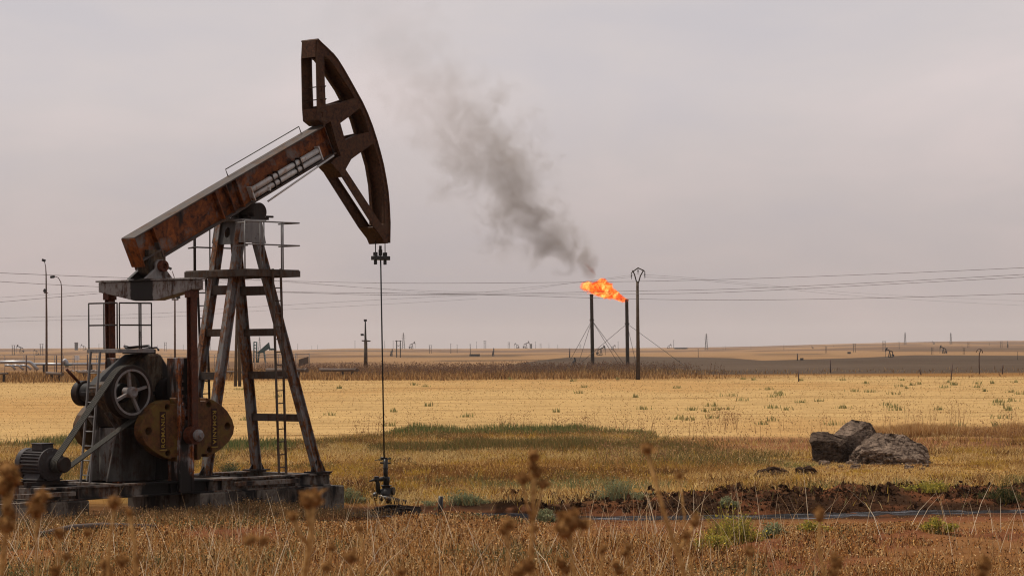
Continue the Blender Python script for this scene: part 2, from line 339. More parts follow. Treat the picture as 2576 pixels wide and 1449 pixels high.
# ================================================================== GROUND
def gcol(x, y, z):
    Yc = np.maximum(y, 1); u = x/Yc*F+1288; v = 880+(H-z)/Yc*F
    n1 = fbm(x*.25, y*.25, 50); n2 = fbm(x*.9, y*.9, 60); n3 = fbm(x*.05, y*.03, 70)
    C = lambda *c: np.array(c)[None, None, :] if x.ndim == 2 else np.array(c)[None, :]
    E_ = lambda a: a[..., None]
    soil = C(.125, .049, .023); dry = C(.15, .07, .028); gold = C(.24, .135, .038); field = C(.345, .222, .094); mud = C(.032, .017, .010)
    burnt = C(.066, .047, .034); redd = C(.17, .075, .036); weeds = C(.19, .095, .033); green = C(.09, .075, .025)
    c = soil*E_(1-sst(.4, .6, n1)) + dry*E_(sst(.4, .6, n1))
    mid = sst(60, 64, y+(n1-.5)*3)
    c = c*E_(1-mid)+(gold*E_(1-sst(.52, .66, n1))+green*E_(sst(.52, .66, n1)))*E_(mid)
    # oil mud around channel
    d = np.abs(y-ys_(x)+(n2-.5)*1.5)
    mk = sst(3.4, 1.6, d)*sst(-6, -3.5, x)
    bw = 2.6+7.2*fbm(x*.32+4, x*0+y*.05, 191); bank = sst(bw+.8, bw-.8, y-ys_(x)+(n2-.5)*2.6)*sst(-.5, .5, y-ys_(x))*sst(0, 4, x+(n1-.5)*4)
    mk = np.maximum(mk, bank); c = c*E_(1-mk)+(mud*E_(1-sst(.40, .66, n2))+soil*.75*E_(sst(.40, .66, n2)))*E_(mk)
    pit = np.exp(-((x+6)/7)**2-((y-57)/5)**2)*sst(.3, .7, n1)*.9
    c = c*E_(1-pit)+mud*E_(pit)
    # reddish track to the right
    tr = sst(87, 91, y+(n1-.5)*6)*sst(109, 104, y+(n1-.5)*6)*sst(3, 9, x+(n1-.5)*6)
    c = c*E_(1-tr)+redd*E_(tr)
    fl = sst(101, 107, y+(n1-.5)*6-5*sst(9, 4, x)*sst(-9, -5, x)+4*sst(-9, -14, x))
    c = c*E_(1-fl)+field*E_(fl)
    pat = sst(.5, .72, fbm(x*.035, y*.012, 80))*fl
    c = c*E_(1-pat*.35)+(C(.29, .145, .048))*E_(pat*.35)
    wd = sst(290, 345, y+(n3-.5)*60)
    c = c*E_(1-wd)+weeds*E_(wd)
    fa = sst(430, 520, y+(n3-.5)*60)
    n4 = fbm(x*.004, y*.0016, 90); n5 = fbm(x*.012, y*.003, 95)
    tt = C(.215, .128, .066)*E_(1-sst(.42, .62, n5))+C(.12, .072, .044)*E_(sst(.42, .62, n5))
    c = c*E_(1-fa)+tt*E_(fa)
    vb = np.interp(u, [1180, 1252, 1431, 1600, 1841, 1918, 2018, 2176, 2301, 2576, 3500], [950, 921, 899, 898, 901+3, 907+4, 905+4, 900+5, 893+6, 894+8, 895])
    vv = v+(n4-.5)*8+(n5-.5)*3
    b = sst(-.8, .8, vv-vb)*sst(948, 943, v)*sst(1250, 1330, u)
    for (ua, ub, va, w) in [(1000, 1310, 895.5, 2.3), (1900, 2080, 896, 1.6), (2240, 2700, 886, 3.0), (760, 1000, 880.5, 1.2), (1100, 1420, 906, 1.6)]:
        b = np.maximum(b, .75*np.exp(-((v-va-(n4-.5)*4)/w)**2)*sst(ua-30, ua+30, u)*sst(ub+30, ub-30, u))
    c = c*E_(1-b)+burnt*E_(.62+.76*fbm(x*.02, y*.006, 97))*E_(b)
    return c
def grid_mesh(name, X, Y, Z, C, m):
    r, cc = X.shape; V = np.stack([X, Y, Z], -1).reshape(-1, 3)
    i = np.arange(r*cc).reshape(r, cc); q = np.stack([i[:-1, :-1], i[:-1, 1:], i[1:, 1:], i[1:, :-1]], -1).reshape(-1, 4)
    me = bpy.data.meshes.new(name); me.vertices.add(len(V)); me.vertices.foreach_set('co', V.ravel())
    me.loops.add(q.size); me.loops.foreach_set('vertex_index', q.ravel().astype(np.int32)); me.polygons.add(len(q))
    me.polygons.foreach_set('loop_start', np.arange(0, q.size, 4, dtype=np.int32)); me.polygons.foreach_set('use_smooth', np.ones(len(q), bool)); me.update()
    if C is not None:
        at = me.color_attributes.new('col', 'FLOAT_COLOR', 'POINT'); at.data.foreach_set('color', np.concatenate([C.reshape(-1, 3), np.ones((len(V), 1))], 1).ravel().astype(np.float32))
    me.materials.append(m); o = bpy.data.objects.new(name, me); COL.objects.link(o); return o
yr = np.concatenate([np.linspace(-40, 20, 40), np.linspace(20.3, 42, 60), np.linspace(42.12, 70, 230), np.linspace(70.25, 116, 170), np.geomspace(116.6, 6400, 640)])
ta = np.concatenate([np.linspace(-.5, -.245, 14)[:-1], np.linspace(-.24, .24, 440), np.linspace(.245, .5, 14)[1:]])
Yg, Tg = np.meshgrid(yr, ta, indexing='ij'); Xg = Tg*np.maximum(Yg, 0)+Tg*2*60*np.clip(1-Yg/200, 0, 1)
Zg = terr(Xg, Yg); Cg = gcol(Xg, Yg, Zg)
tag(grid_mesh('ground', Xg, Yg, Zg, Cg, M['ground']), 'dry earth and stubble plain reaching the horizon', kind='structure')
# crude-oil stream lying in its channel
sx = np.linspace(-5.0, 22, 200); of = np.linspace(-1.1, 1.1, 9); SXg, OFg = np.meshgrid(sx, of, indexing='ij'); SYg = ys_(SXg)+OFg-(fbm(SXg*.5, SXg*0+6, 5)-.5)*1.3
tag(grid_mesh('oil_stream', SXg, SYg, SXg*0-.17, None, M['oilwater']), 'black oily stream trickling past the wellhead', kind='structure')

# ================================================================== PUMPJACK
O3 = Vector((O[0], O[1], 0))
PJ = empty('pumpjack', O3, PSI, 'large rusty brown beam pumpjack nodding beside its black wellhead', 'pumpjack')
def W_(x, y, z): return O3+Vector((x*CP-y*SP, x*SP+y*CP, z))
# --- base frame
b = MB()
for s in (-1.1, 1.1):
    yy = s
    b.bb((-6.95, yy-.11, .74), (1.42, yy+.11, .785)); b.bb((-6.95, yy-.11, .49), (1.42, yy+.11, .53)); b.bb((-6.95, yy-.02, .53), (1.42, yy+.02, .74))
    for x in (-6.9, -5.95, -4.8, -3.4, -2.3, -1.9, -.6, .3, 1.38): b.bb((x-.012, yy-.10, .53), (x+.012, yy+.10, .74))
for x in (-6.6, -4.4, -2.9, -1.65, 1.25): b.bb((x-.1, -.99, .52), (x+.1, .99, .76))
b.bb((-2.6, -.9, .76), (-1.2, .9, .783))
base = b.build('base_frame', 'skid', PJ, .006)
b = MB(); b.bb((-1.6, -1.30, .60), (.35, -1.22, .70)); b.build('side_rail', 'skid', base, .004)
b = MB(); b.bb((-7.7, -1.32, .60), (-6.1, -1.22, .69)); b.build('side_rail', 'skid', base, .004)
b = MB(); b.bb((-8.1, -1.0, .40), (-6.95, -.85, .49)); b.bb((-8.1, .85, .40), (-6.95, 1.0, .49)); b.bb((-8.1, -.85, .40), (-8.0, .85, .49)); b.build('tail_frame', 'skid', base, .004)
# --- samson post
TOPZ = 6.55
legs = {'A': ((-1.65, -.35, .8), (-.52, -.35, TOPZ)), 'B': ((-1.65, .35, .8), (-.52, .35, TOPZ)), 'D': ((1.16, -1.05, .8), (-.16, -.31, TOPZ)), 'C': ((1.16, 1.05, .8), (-.16, .31, TOPZ))}
def lp(k, z):
    p0, p1 = map(Vector, legs[k]); return p0+(p1-p0)*((z-p0.z)/(p1.z-p0.z))
LG = {}
for k, (p0, p1) in legs.items():
    o = MB().hbeam(p0, p1, .17, .21, (0, 1, 0), .026).build('post_leg', 'leg', PJ, .004); LG[k] = o
    q = MB(); q.bb((p0[0]-.26, p0[1]-.2, .787), (p0[0]+.26, p0[1]+.2, .82))
    q.prism([(p0[0]+.1, .82), (p0[0]+.24, .82), (p0[0]+.06, 1.12)], p0[1]-.012, p0[1]+.012); q.prism([(p0[0]-.1, .82), (p0[0]-.24, .82), (p0[0]-.02, 1.1)], p0[1]-.012, p0[1]+.012)
    q.build('foot_plate', 'dark', o)
for a_, b_, zs in (('A', 'B', (5.0, 4.03, 3.05)), ('D', 'C', (5.0, 4.04, 3.05, 2.06))):
    for z in zs:
        MB().hbeam(lp(a_, z), lp(b_, z), .17 if z < 4.9 else .21, .12, (0, 0, 1), .02).build('cross_brace', 'legd', PJ, .003)
c = MB()
for yy in (-.455, .455): c.plate([(-.72, 6.08), (.12, 6.08), (.0, 6.57), (-.62, 6.57)], [], yy, .02)
def oval(cx, cz, rx, rz, n=20): return [(cx+rx*math.cos(2*PI*k/n), cz+rz*math.sin(2*PI*k/n)) for k in range(n)]
q = MB().plate([(-.45, 6.05), (.45, 6.05), (.45, 6.57), (-.45, 6.57)], [oval(.05, 6.32, .09, .12)], 0, .02)
c.add([(-.66+(z-6.05)*.2-.0+y*0, x, z) for x, y, z in q.v], q.f)
c.bb((-.62, -.47, 6.57), (.12, .47, 6.62))
for x, z in ((-.5, 6.2), (-.5, 6.35), (-.5, 6.48), (-.12, 6.3), (-.2, 6.2)): c.lathe((x, -.466, z), (0, -1, 0), [(.02, 0), (.02, .02), (0, .02)], 8)
cap = c.build('post_cap', 'grey', PJ, .003)
c = MB(); c.lathe((0, -.40, 6.80), (0, 1, 0), [(0, 0), (.2, 0), (.215, .02), (.215, .26), (.15, .28), (.15, .52), (.215, .54), (.215, .78), (.2, .80), (0, .80)], 28)
for yy in (-.28, .28): c.bb((-.3, yy-.13, 6.62), (.26, yy+.13, 6.68))
for yy in (-.28, .28):
    for x in (-.26, .22): c.lathe((x, yy, 6.68), (0, 0, 1), [(.03, 0), (.03, .05), (0, .05)], 6)
c.tube([(.24, -.34, 6.70), (.42, -.38, 6.70)], .025, 8); c.build('saddle_bearing', 'dark', PJ)
# --- walking beam
wb = .22
o2 = Vector(mp(338.6, 597, -wb)); e2 = Vector(mp(819.6, 314, -wb)); td = (e2-o2).normalized(); tn = Vector((-td.y, td.x)); BL = (e2-o2).length
def st(u, v, y=-wb):
    q = Vector(mp(u, v, y))-o2; return q.dot(td), q.dot(tn)
def bx(s, t): q = o2+td*s+tn*t; return (q.x, q.y)
tb = (st(415, 646.6)[1]+st(843, 390)[1])/2; s_n = st(413, 642)[0]; tr = tb+.17
BE = BL-.02
wbm = MB()
wbm.prism([bx(0, -.03), bx(BE, -.03), bx(BE, tb+.03), bx(s_n, tb+.03), bx(s_n, tr), bx(0.02, tr)], -.07, .07)
WB = wbm.build('walking_beam', 'beam', PJ)
f = MB(); f.prism([bx(-.02, 0), bx(BE, 0), bx(BE, -.035), bx(-.02, -.035)], -wb, wb); f.build('top_flange', 'flange', WB, .004)
f = MB(); f.prism([bx(s_n-.02, tb), bx(BE+.05, tb), bx(BE+.05, tb+.035), bx(s_n-.02, tb+.035)], -wb, wb); f.prism([bx(.0, tr), bx(s_n, tr), bx(s_n, tr+.035), bx(0, tr+.035)], -wb, wb)
f.prism([bx(s_n-.03, tb), bx(s_n, tb), bx(s_n, tr+.2), bx(s_n-.03, tr+.2)], -wb+.002, wb-.002); f.build('bottom_flange', 'flange', WB, .004)
f = MB(); f.prism([bx(-.03, -.02), bx(0.0, -.02), bx(0.0, tr-.12), bx(-.03, tr-.12)], -wb-.005, wb+.005); f.build('end_plate', 'beam', WB, .004)
for s in (s_n+.0, 2.62, 2.98, 3.3, BE-.03):
    for sg in (-1, 1):
        f = MB(); y0, y1 = sorted((sg*.07, sg*(wb-.012)))
        f.prism([bx(s-.012, -.036), bx(s+.012, -.036), bx(s+.012, tb+.036), bx(s-.012, tb+.036)], y0, y1); f.build('stiffener', 'beam', WB)
# tubes clamped to the web
def z4(x, y): return 515.6+.2643*x, 279.9+.2643*y
sa, t1 = st(*z4(440, 748), -.17); sb, t2 = st(*z4(1075, 385), -.17); sa2, t3 = st(*z4(455, 800), -.17)
tm = (t1+t2)/2
for k, dt in enumerate((0, -.155)):
    f = MB(); f.tube([(bx(sa, tm+dt)[0], -.15, bx(sa, tm+dt)[1]), (bx(sb, tm+dt)[0], -.15, bx(sb, tm+dt)[1])], .068, 14); f.build('clamped_tube', 'silver', WB)
for k in range(6):
    s = [sa-.02, sa+(sb-sa)*.30, sa+(sb-sa)*.38, sa+(sb-sa)*.64, sa+(sb-sa)*.72, sb+.03][k]
    f = MB(); f.prism([bx(s-.02, tm+.1), bx(s+.02, tm+.1), bx(s+.02, tm-.25), bx(s-.02, tm-.25)], -.225, -.072); f.build('tube_clamp', 'dark' if k in (1, 2, 3, 4) else 'silver', WB, .004)
f = MB(); p0 = bx(st(*z4(212, 600), .18)[0], .0); p1 = bx(st(*z4(912, 200), .18)[0], .0)
n_ = tn*.17
f.tube([(p0[0], .18, p0[1]), (p0[0]+n_.x, .18, p0[1]+n_.y), (p1[0]+n_.x, .18, p1[1]+n_.y), (p1[0], .18, p1[1])], .014, 6); f.build('grab_rail', 'grey', WB)
f = MB(); a_ = st(*z4(600, 858), -.3); b_ = st(*z4(1225, 425), -.3)
f.tube([(*[bx(*a_)[0]], -.3, bx(*a_)[1]), (bx(*b_)[0], -.3, bx(*b_)[1])], .024, 8); f.bb((bx(a_[0]+.5, 0)[0]-.02, -.3, bx(a_[0]+.5, tb)[1]-.06), (bx(a_[0]+.5, 0)[0]+.02, -.2, bx(a_[0]+.5, tb)[1]+.02)); f.build('drain_pipe', 'silver', WB)
# --- horse head
HW = .25
def z5(x, y): return mp(699.8+.4067*x, 73.66+.4067*y, -HW)
hz = lambda L_: [z5(*p) for p in L_]
arc = [(240, 62), (265, 88), (302, 122), (330, 150), (362, 190), (400, 250), (440, 320), (480, 392), (515, 455), (547, 525), (578, 605), (605, 690), (626, 765), (645, 840), (660, 920), (673, 1000), (681, 1090), (686, 1200), (684, 1322)]
outer = arc+[(655, 1326), (640, 1290), (588, 1222), (372, 880), (345, 852), (325, 828), (352, 800), (385, 785), (352, 690), (322, 572), (285, 594), (246, 562), (240, 480), (234, 180)]
hole1 = [(282, 168), (312, 185), (345, 228), (395, 305), (440, 372), (470, 430), (395, 455), (292, 476), (286, 330)]
hole2 = [(382, 582), (440, 540), (504, 488), (535, 555), (560, 640), (480, 658), (412, 690)]
hole3 = [(585, 708), (515, 758), (450, 805), (415, 868), (640, 1212), (656, 1205), (657, 1090), (648, 960), (628, 840), (602, 750)]
hd = MB(); zo = hz(outer); zh = [hz(h) for h in (hole1, hole2, hole3)]
hd.plate(zo, zh, -HW, .03)
HHo = hd.build('horse_head', 'head', PJ)
hd = MB(); hd.plate(zo, zh, HW, .03); hd.build('far_cheek', 'head', HHo)
za_ = hz(arc); hd = MB()
for i in range(len(za_)-1):
    (x0, z0), (x1, z1) = za_[i], za_[i+1]; d = Vector((x1-x0, z1-z0)).normalized(); n = Vector((d.y, -d.x))
    if n.x < 0 and i > 2: n = -n
    t0 = .022
    hd.prism([(x0+n.x*t0, z0+n.y*t0), (x1+n.x*t0, z1+n.y*t0), (x1-n.x*.014, z1-n.y*.014), (x0-n.x*.014, z0-n.y*.014)], -HW-.035, HW+.035)
hd.build('arc_plate', 'head', HHo)
def strip(mb, pts, th, y0, y1):
    for (x0, z0), (x1, z1) in zip(pts, pts[1:]):
        d = Vector((x1-x0, z1-z0)).normalized(); n = Vector((d.y, -d.x))*th/2
        mb.prism([(x0+n.x, z0+n.y), (x1+n.x, z1+n.y), (x1-n.x, z1-n.y), (x0-n.x, z0-n.y)], y0, y1)
for pl_ in ([(285, 590), (322, 574), (352, 690), (383, 783)], [(285, 592), (248, 562), (241, 490)], [(235, 172), (236, 70)], [(355, 802), (328, 830), (372, 878), (395, 915)], [(588, 1224), (642, 1290), (656, 1324), (682, 1322)]):
    hd = MB(); strip(hd, hz(pl_), .02, -HW+.016, HW-.016); hd.build('web_plate', 'head', HHo)
# lips along the openings make the bars read as channels
hd = MB()
for h in zh:
    for yy in (-HW+.05, HW-.05): strip(hd, h+[h[0]], .018, yy-.034, yy+.034)
hd.build('opening_lip', 'head', HHo)
for zx, zy, w in ((255, 357, .05), (258, 436, .05), (262, 515, .05), (266, 575, .05)):
    x, z = z5(zx, zy); r_ = MB(); r_.tube([(x, HW, z), (x, -HW-.02, z), (x+.16, -HW-.03, z+.03)], .013, 6); r_.prism([(x+.05, z-.12), (x+.07, z-.12), (x+.2, z+.04), (x+.05, z+.01)], -HW-.03, -HW-.015); r_.build('rung', 'head', HHo)
# --- bridle, carrier bar, polished rod
rx = 4.32; RW = mp(967, 1180, 0)
for u in (944.5, 968.5):
    MB().tube([m3(u, 606, 0), (mp(u, 606, 0)[0], 0, mp(u, 652, 0)[1])], .012, 6).build('bridle_cable', 'dark', PJ)
cb = MB(); x0, z0 = mp(938, 655, 0); x1, z1 = mp(977, 648, 0); zc = (z0+z1)/2+.02
cb.bb((x0+.02, -.09, zc-.05), (x1-.02, .09, zc+.05)); 
for u in (944.5, 968.5):
    x = mp(u, 650, 0)[0]; cb.bb((x-.035, -.05, zc+.05), (x+.035, .05, zc+.14)); cb.bb((x-.025, -.04, zc-.16), (x+.025, .04, zc-.05))
cb.build('carrier_bar', 'wellblack', PJ, .008)
pr = MB(); x = mp(957, 630, 0)[0]; xb = RW[0]
pr.tube([(x, 0, mp(957, 620, 0)[1]), (xb, 0, .7)], .018, 8); PR = pr.build('polished_rod', 'wellblack', PJ)
pr = MB(); pr.lathe((x, 0, zc+.06), (0, 0, 1), [(0, 0), (.05, 0), (.05, .14), (.035, .15), (.035, .24), (0, .24)], 10); pr.build('rod_clamp', 'wellblack', PR)
# --- equalizer
EX = -2.95
e = MB(); e.prism([(-1.62, 5.17), (1.62, 5.17), (1.62, 4.96), (.34, 4.74), (-.34, 4.74), (-1.62, 4.96)], EX-.15, EX+.15, lambda y, z, x: (x, y, z))
EQ = e.build('equalizer', 'eq', PJ, .012)
e = MB(); e.prism([(-1.66, 5.175), (1.66, 5.175), (1.66, 5.215), (-1.66, 5.215)], EX-.2, EX+.2, lambda y, z, x: (x, y, z)); e.build('cap_plate', 'eq', EQ, .004)
for yy in (-.28, .28):
    e = MB(); pl = [(EX-.40, 5.216), (EX+.40, 5.216), (EX+.2, 5.42)]+[(EX+.05+.15*math.cos(a), 5.5+.15*math.sin(a)) for a in np.linspace(-.2, PI+.2, 10)]+[(EX-.12, 5.42)]
    e.prism(pl, yy-.055, yy+.055); e.build('lug', 'eq', EQ, .01)
e = MB(); e.lathe((EX+.05, -.44, 5.5), (0, 1, 0), [(.07, .02), (.07, 0), (.125, 0), (.125, .88), (0, .88)], 24); e.lathe((EX+.05, -.435, 5.5), (0, 1, 0), [(.07, 0), (.07, .05), (0, .05)], 20); e.build('pin', 'pitman', EQ)
e = MB(); e.lathe((EX+.05, -.2, 5.5), (0, 1, 0), [(0, 0), (.24, 0), (.26, .03), (.26, .37), (.24, .40), (0, .40)], 28); e.bb((EX-.2, -.19, 5.55), (EX+.3, .19, 5.86)); e.build('tail_bearing', 'gear', WB, .006)
# --- pitman arms
for yy in (-1.40, 1.40):
    p = MB().hbeam((EX, yy, 4.95), (EX+.02, yy, 1.78), .17, .17, (1, 0, 0), .03); p.bb((EX-.12, yy-.1, 4.78), (EX+.12, yy+.1, 4.98)); p.lathe((EX+.01, yy-.1, 1.78), (0, 1, 0), [(0, 0), (.2, 0), (.2, .2), (0, .2)], 20); p.build('pitman_arm', 'pitman', PJ, .006)
# --- cranks and counterweights
def zb(x, y): return (440+x*.2554)*.7366, (1330+y*.2554)*.7366
def zbm(L_, y=-1.18): return [mp(*zb(*p), y) for p in L_]
wl = zbm([(680, 108), (640, 108), (628, 190), (560, 195), (548, 140), (470, 145), (380, 185), (290, 265), (220, 360), (175, 470), (165, 560), (180, 640), (230, 735), (320, 815), (420, 880), (520, 925), (570, 938), (572, 905), (632, 905), (640, 958), (690, 965)])
wr = zbm([(905, 95), (948, 95), (955, 155), (1030, 155), (1040, 110), (1130, 140), (1230, 200), (1320, 290), (1385, 400), (1412, 500), (1400, 590), (1345, 690), (1240, 790), (1120, 868), (1050, 905), (1045, 860), (975, 862), (975, 925), (915, 945)])
def circ(c, r, n=16): return oval(c[0], c[1], r, r, n)
hl = [circ(mp(*zb(*p), -1.18), r) for p, r in (((265, 555), .085), ((517, 235), .07), ((525, 850), .07))]
hr = [circ(mp(*zb(*p), -1.18), r) for p, r in (((1320, 490), .085), ((1070, 200), .07), ((1080, 805), .07))]
CRX = -3.0
def text_mesh(body, length, height):
    cu = bpy.data.curves.new('tmp', 'FONT'); cu.body = body; cu.extrude = .004; cu.space_character = 1.15; cu.offset = .012
    ob = bpy.data.objects.new('tmp', cu); COL.objects.link(ob); me = bpy.data.meshes.new_from_object(ob.evaluated_get(bpy.context.evaluated_depsgraph_get()))
    c_ = np.array([v.co for v in me.vertices]); lo, hi = c_.min(0), c_.max(0); vs = (c_-(lo+hi)/2)*np.array([length/(hi[0]-lo[0]), height/(hi[1]-lo[1]), 1])
    fs = [tuple(p.vertices) for p in me.polygons]; bpy.data.objects.remove(ob); bpy.data.curves.remove(cu); bpy.data.meshes.remove(me); return vs, fs
tv, tf = text_mesh('ROMANIA', .74, .105)
for sg in (-1, 1):
    ya, yb = (-1.18, -.92) if sg < 0 else (.92, 1.18)
    cr = MB(); cr.plate([(CRX-.17, .52), (CRX+.17, .52), (CRX+.2, 1.4), (CRX+.2, 2.9), (CRX+.15, 3.47), (CRX-.19, 3.47), (CRX-.2, 2.9), (CRX-.2, 1.4)],
        [circ((CRX+.04, z), .055, 12) for z in (2.15, 2.38, 2.61)], sg*1.04, .40)
    CR = cr.build('crank_arm', 'crank', PJ, .01)
    d = MB(); d.bb((CRX-.21, sg*1.25-.015, .55), (CRX-.15, sg*1.25+.015, 3.4)); d.bb((CRX+.15, sg*1.25-.015, .55), (CRX+.21, sg*1.25+.015, 3.4))
    for z in np.arange(1.95, 3.3, .17): d.box((CRX-.09, sg*1.25, z), (.06, .05, .07))
    d.build('edge_bar', 'crank', CR, .004)
    d = MB(); d.lathe((EX+.02, sg*1.2, 1.78), (0, sg, 0), [(.14, 0), (.14, .12), (.10, .13), (.10, .34), (.13, .35), (.13, .40), (.06, .44), (.06, .50), (0, .50)], 20); d.build('crank_pin', 'spoke', CR)
    for pl, hs, right in ((wl, hl, False), (wr, hr, True)):
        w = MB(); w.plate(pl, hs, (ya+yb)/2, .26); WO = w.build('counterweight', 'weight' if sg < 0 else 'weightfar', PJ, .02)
        if sg < 0:
            u0, v0, v1 = (452, 295, 800) if not right else (1140, 250, 760)
            xa, zt = mp(*zb(u0, v0), -1.18); _, zbt = mp(*zb(u0, v1), -1.18); zm = (zt+zbt)/2
            pl_ = MB(); pl_.bb((xa-.085, -1.186, zbt), (xa+.085, -1.18+.002, zt)); pl_.build('name_plate', 'plate', WO)
            t = MB()
            if right: t.add([(xa+y, -1.192-z, zm-x) for x, y, z in tv], tf)
            else: t.add([(xa-y, -1.192-z, zm+x) for x, y, z in tv], tf)
            t.build('lettering', 'letter', WO)
            g = MB(); g.bb((xa-.095, -1.20, zbt-.02), (xa+.095, -1.18, zbt)); g.build('plate_lip', 'letter', WO)
# --- gearbox on pedestal
g = MB(); gp = [(-4.26, 2.34), (-4.42, 2.6), (-4.42, 2.86), (-4.2, 3.06), (-3.36, 3.55), (-3.02, 3.57), (-2.74, 3.22), (-2.58, 2.92), (-2.58, 2.25), (-2.8, 1.95), (-4.1, 1.95)]
g.prism(gp, -.44, .44); GB = g.build('gearbox', 'gear', PJ, .05)
g = MB(); g.prism([(-4.50, 2.66), (-2.5, 2.66), (-2.5, 2.74), (-4.50, 2.74)], -.52, .52)
for x in np.arange(-4.4, -2.5, .3):
    for yy in (-.485, .485): g.lathe((x, yy, 2.74), (0, 0, 1), [(.03, 0), (.03, .05), (0, .05)], 6)
g.build('split_flange', 'gear', GB, .006)
for x in (-3.95, -3.5, -3.0):
    g = MB(); g.prism([(x-.02, 3.1), (x+.02, 3.1), (x+.02, 2.74), (x-.02, 2.74)], -.5, .5); g.build('casing_rib', 'gear', GB)
for yy, zt in ((-.2, 1.9), (.1, 1.5)):
    g = MB(); g.tube([(-2.62, yy-.26, 3.1), (-2.4, yy-.3, 2.8), (-2.5, yy-.28, 2.3), (-2.6, yy-.27, zt), (-2.4, yy-.4, .85)], .022, 6); g.build('oil_hose', 'oil', GB)
g = MB(); g.bb((-3.5, -.3, 3.56), (-3.05, .3, 3.66)); g.tube([(-3.2, -.35, 3.66), (-3.0, .0, 3.74), (-3.3, .3, 3.70), (-3.6, .1, 3.73), (-3.75, -.2, 3.66)], .03, 6)
g.tube([(-3.05, -.4, 3.64), (-2.85, -.1, 3.70), (-2.95, .4, 3.66)], .02, 6); g.build('inspection_cover', 'oil', GB)
g = MB()
for yy in (-.62, .62): g.lathe((EX, yy-.13, 2.72), (0, 1, 0), [(0, 0), (.3, 0), (.3, .26), (0, .26)], 24)
g.lathe((EX, -.86, 2.72), (0, 1, 0), [(.15, 0), (.15, 1.72)], 20); g.build('output_shaft', 'oil', GB)
g = MB(); g.lathe((-4.22, -.62, 2.72), (0, 1, 0), [(0, 0), (.19, 0), (.21, .02), (.21, 1.28), (.16, 1.34), (0, 1.34)], 24); g.lathe((-4.22, -.9, 2.72), (0, 1, 0), [(.06, 0), (.06, 1.85)], 12); g.build('input_housing', 'gear', GB)
g = MB(); g.prism([(-4.15, .79), (-2.62, .79), (-2.75, 1.95), (-4.10, 1.95)], -.40, .40); g.prism([(-4.5, .79), (-4.15, .79), (-4.15, 2.0), (-4.4, 2.3), (-4.55, 2.3), (-4.22, 1.9)], -.38, -.32); g.prism([(-4.5, .79), (-4.15, .79), (-4.15, 2.0), (-4.4, 2.3), (-4.55, 2.3), (-4.22, 1.9)], .32, .38)
g.prism([(-3.2, .79), (-2.3, .79), (-2.5, 1.0), (-2.7, 1.95), (-3.1, 1.95)], -.62, -.42); g.build('pedestal', 'ped', PJ, .012)
# --- drive sheave
WX, WZ, WY = -4.22, 2.735, -.9
g = MB(); ro = .57
g.lathe((WX, WY, WZ), (0, 1, 0), [(.46, 0), (ro, 0)]+[(ro-(.025 if k % 2 else 0), .02+.02*k) for k in range(11)]+[(ro, .26), (.46, .26), (.46, 0)], 56); SH = g.build('drive_sheave', 'dark', PJ)
g = MB(); g.lathe((WX, WY-.012, WZ), (0, 1, 0), [(.455, 0.02), (.455, 0), (.50, 0), (.50, .012)], 56); g.build('rim_face', 'spoke', SH)
g = MB(); g.lathe((WX, WY-.05, WZ), (0, 1, 0), [(.045, .04), (.045, 0), (.075, -.02), (.12, 0), (.12, .26), (.06, .26)], 28); g.lathe((WX, WY-.04, WZ), (0, 1, 0), [(0, 0), (.045, 0), (.045, .06)], 16); g.build('hub', 'spoke', SH)
for a in (R(14), R(97), R(204), R(299)):
    d = Vector((math.cos(a), 0, math.sin(a)))
    g = MB(); c0 = Vector((WX, WY+.07, WZ)); g.beam(c0+d*.10, c0+d*.47, .08, .06, (0, 1, 0)); g.build('spoke', 'spoke', SH, .006)
g = MB(); g.lathe((-4.16, .74, 2.70), (0, 1, 0), [(.0, .0), (.26, 0), (.28, .02), (.28, .2), (.25, .2), (.25, .06), (0, .06)], 32); BD = g.build('brake_drum', 'dark', PJ)
g = MB(); g.tube([(-4.3, .8, 2.92), (-4.62, .86, 3.24)], .035, 8); g.build('brake_lever', 'pitman', BD)
# --- motor
MX, MZ = -6.12, 1.24
g = MB(); n = 26; pr_ = []
for k in range(n*4):
    a = 2*PI*k/(n*4); r_ = .325 if k % 4 in (0, 1) else .285
    pr_.append((MX+r_*math.cos(a), MZ+r_*math.sin(a)))
g.prism(pr_, -.52, .16); MO = g.build('motor', 'motor', PJ)
g = MB(); g.lathe((MX, .14, MZ), (0, 1, 0), [(0, 0), (.325, 0), (.335, .01), (.335, .16), (.28, .24), (.1, .25), (0, .25)], 36); g.build('fan_cowl', 'motor', MO)
g = MB(); g.lathe((MX, -.60, MZ), (0, 1, 0), [(0, 0), (.16, 0), (.2, .03), (.31, .05), (.345, .06), (.345, .10), (0, .10)], 36)
for k in range(12): a = 2*PI*k/12; g.lathe((MX+.28*math.cos(a), -.57, MZ+.28*math.sin(a)), (0, -1, 0), [(.015, 0), (.015, .03), (0, .03)], 6)
g.build('end_shield', 'motor', MO)
g = MB(); g.bb((MX-.16, -.42, MZ+.29), (MX+.14, -.06, MZ+.42)); g.bb((MX-.18, -.44, MZ+.42), (MX+.16, -.04, MZ+.445)); g.build('terminal_box', 'motor', MO, .01)
g = MB(); g.prism([(MX-.3, .93), (MX+.3, .93), (MX+.22, 1.05), (MX+.12, .99), (MX-.12, .99), (MX-.22, 1.05)], -.45, .08); g.bb((MX-.34, -.47, .90), (MX+.34, .10, .93)); g.build('motor_foot', 'motor', MO, .008)
g = MB(); g.lathe((MX+.03, -.96, MZ), (0, 1, 0), [(0, 0), (.15, 0)]+[(.165-(.02 if k % 2 else 0), .015+.024*k) for k in range(10)]+[(.15, .27), (.05, .28), (.05, .4)], 28); MP = g.build('motor_pulley', 'dark', MO)
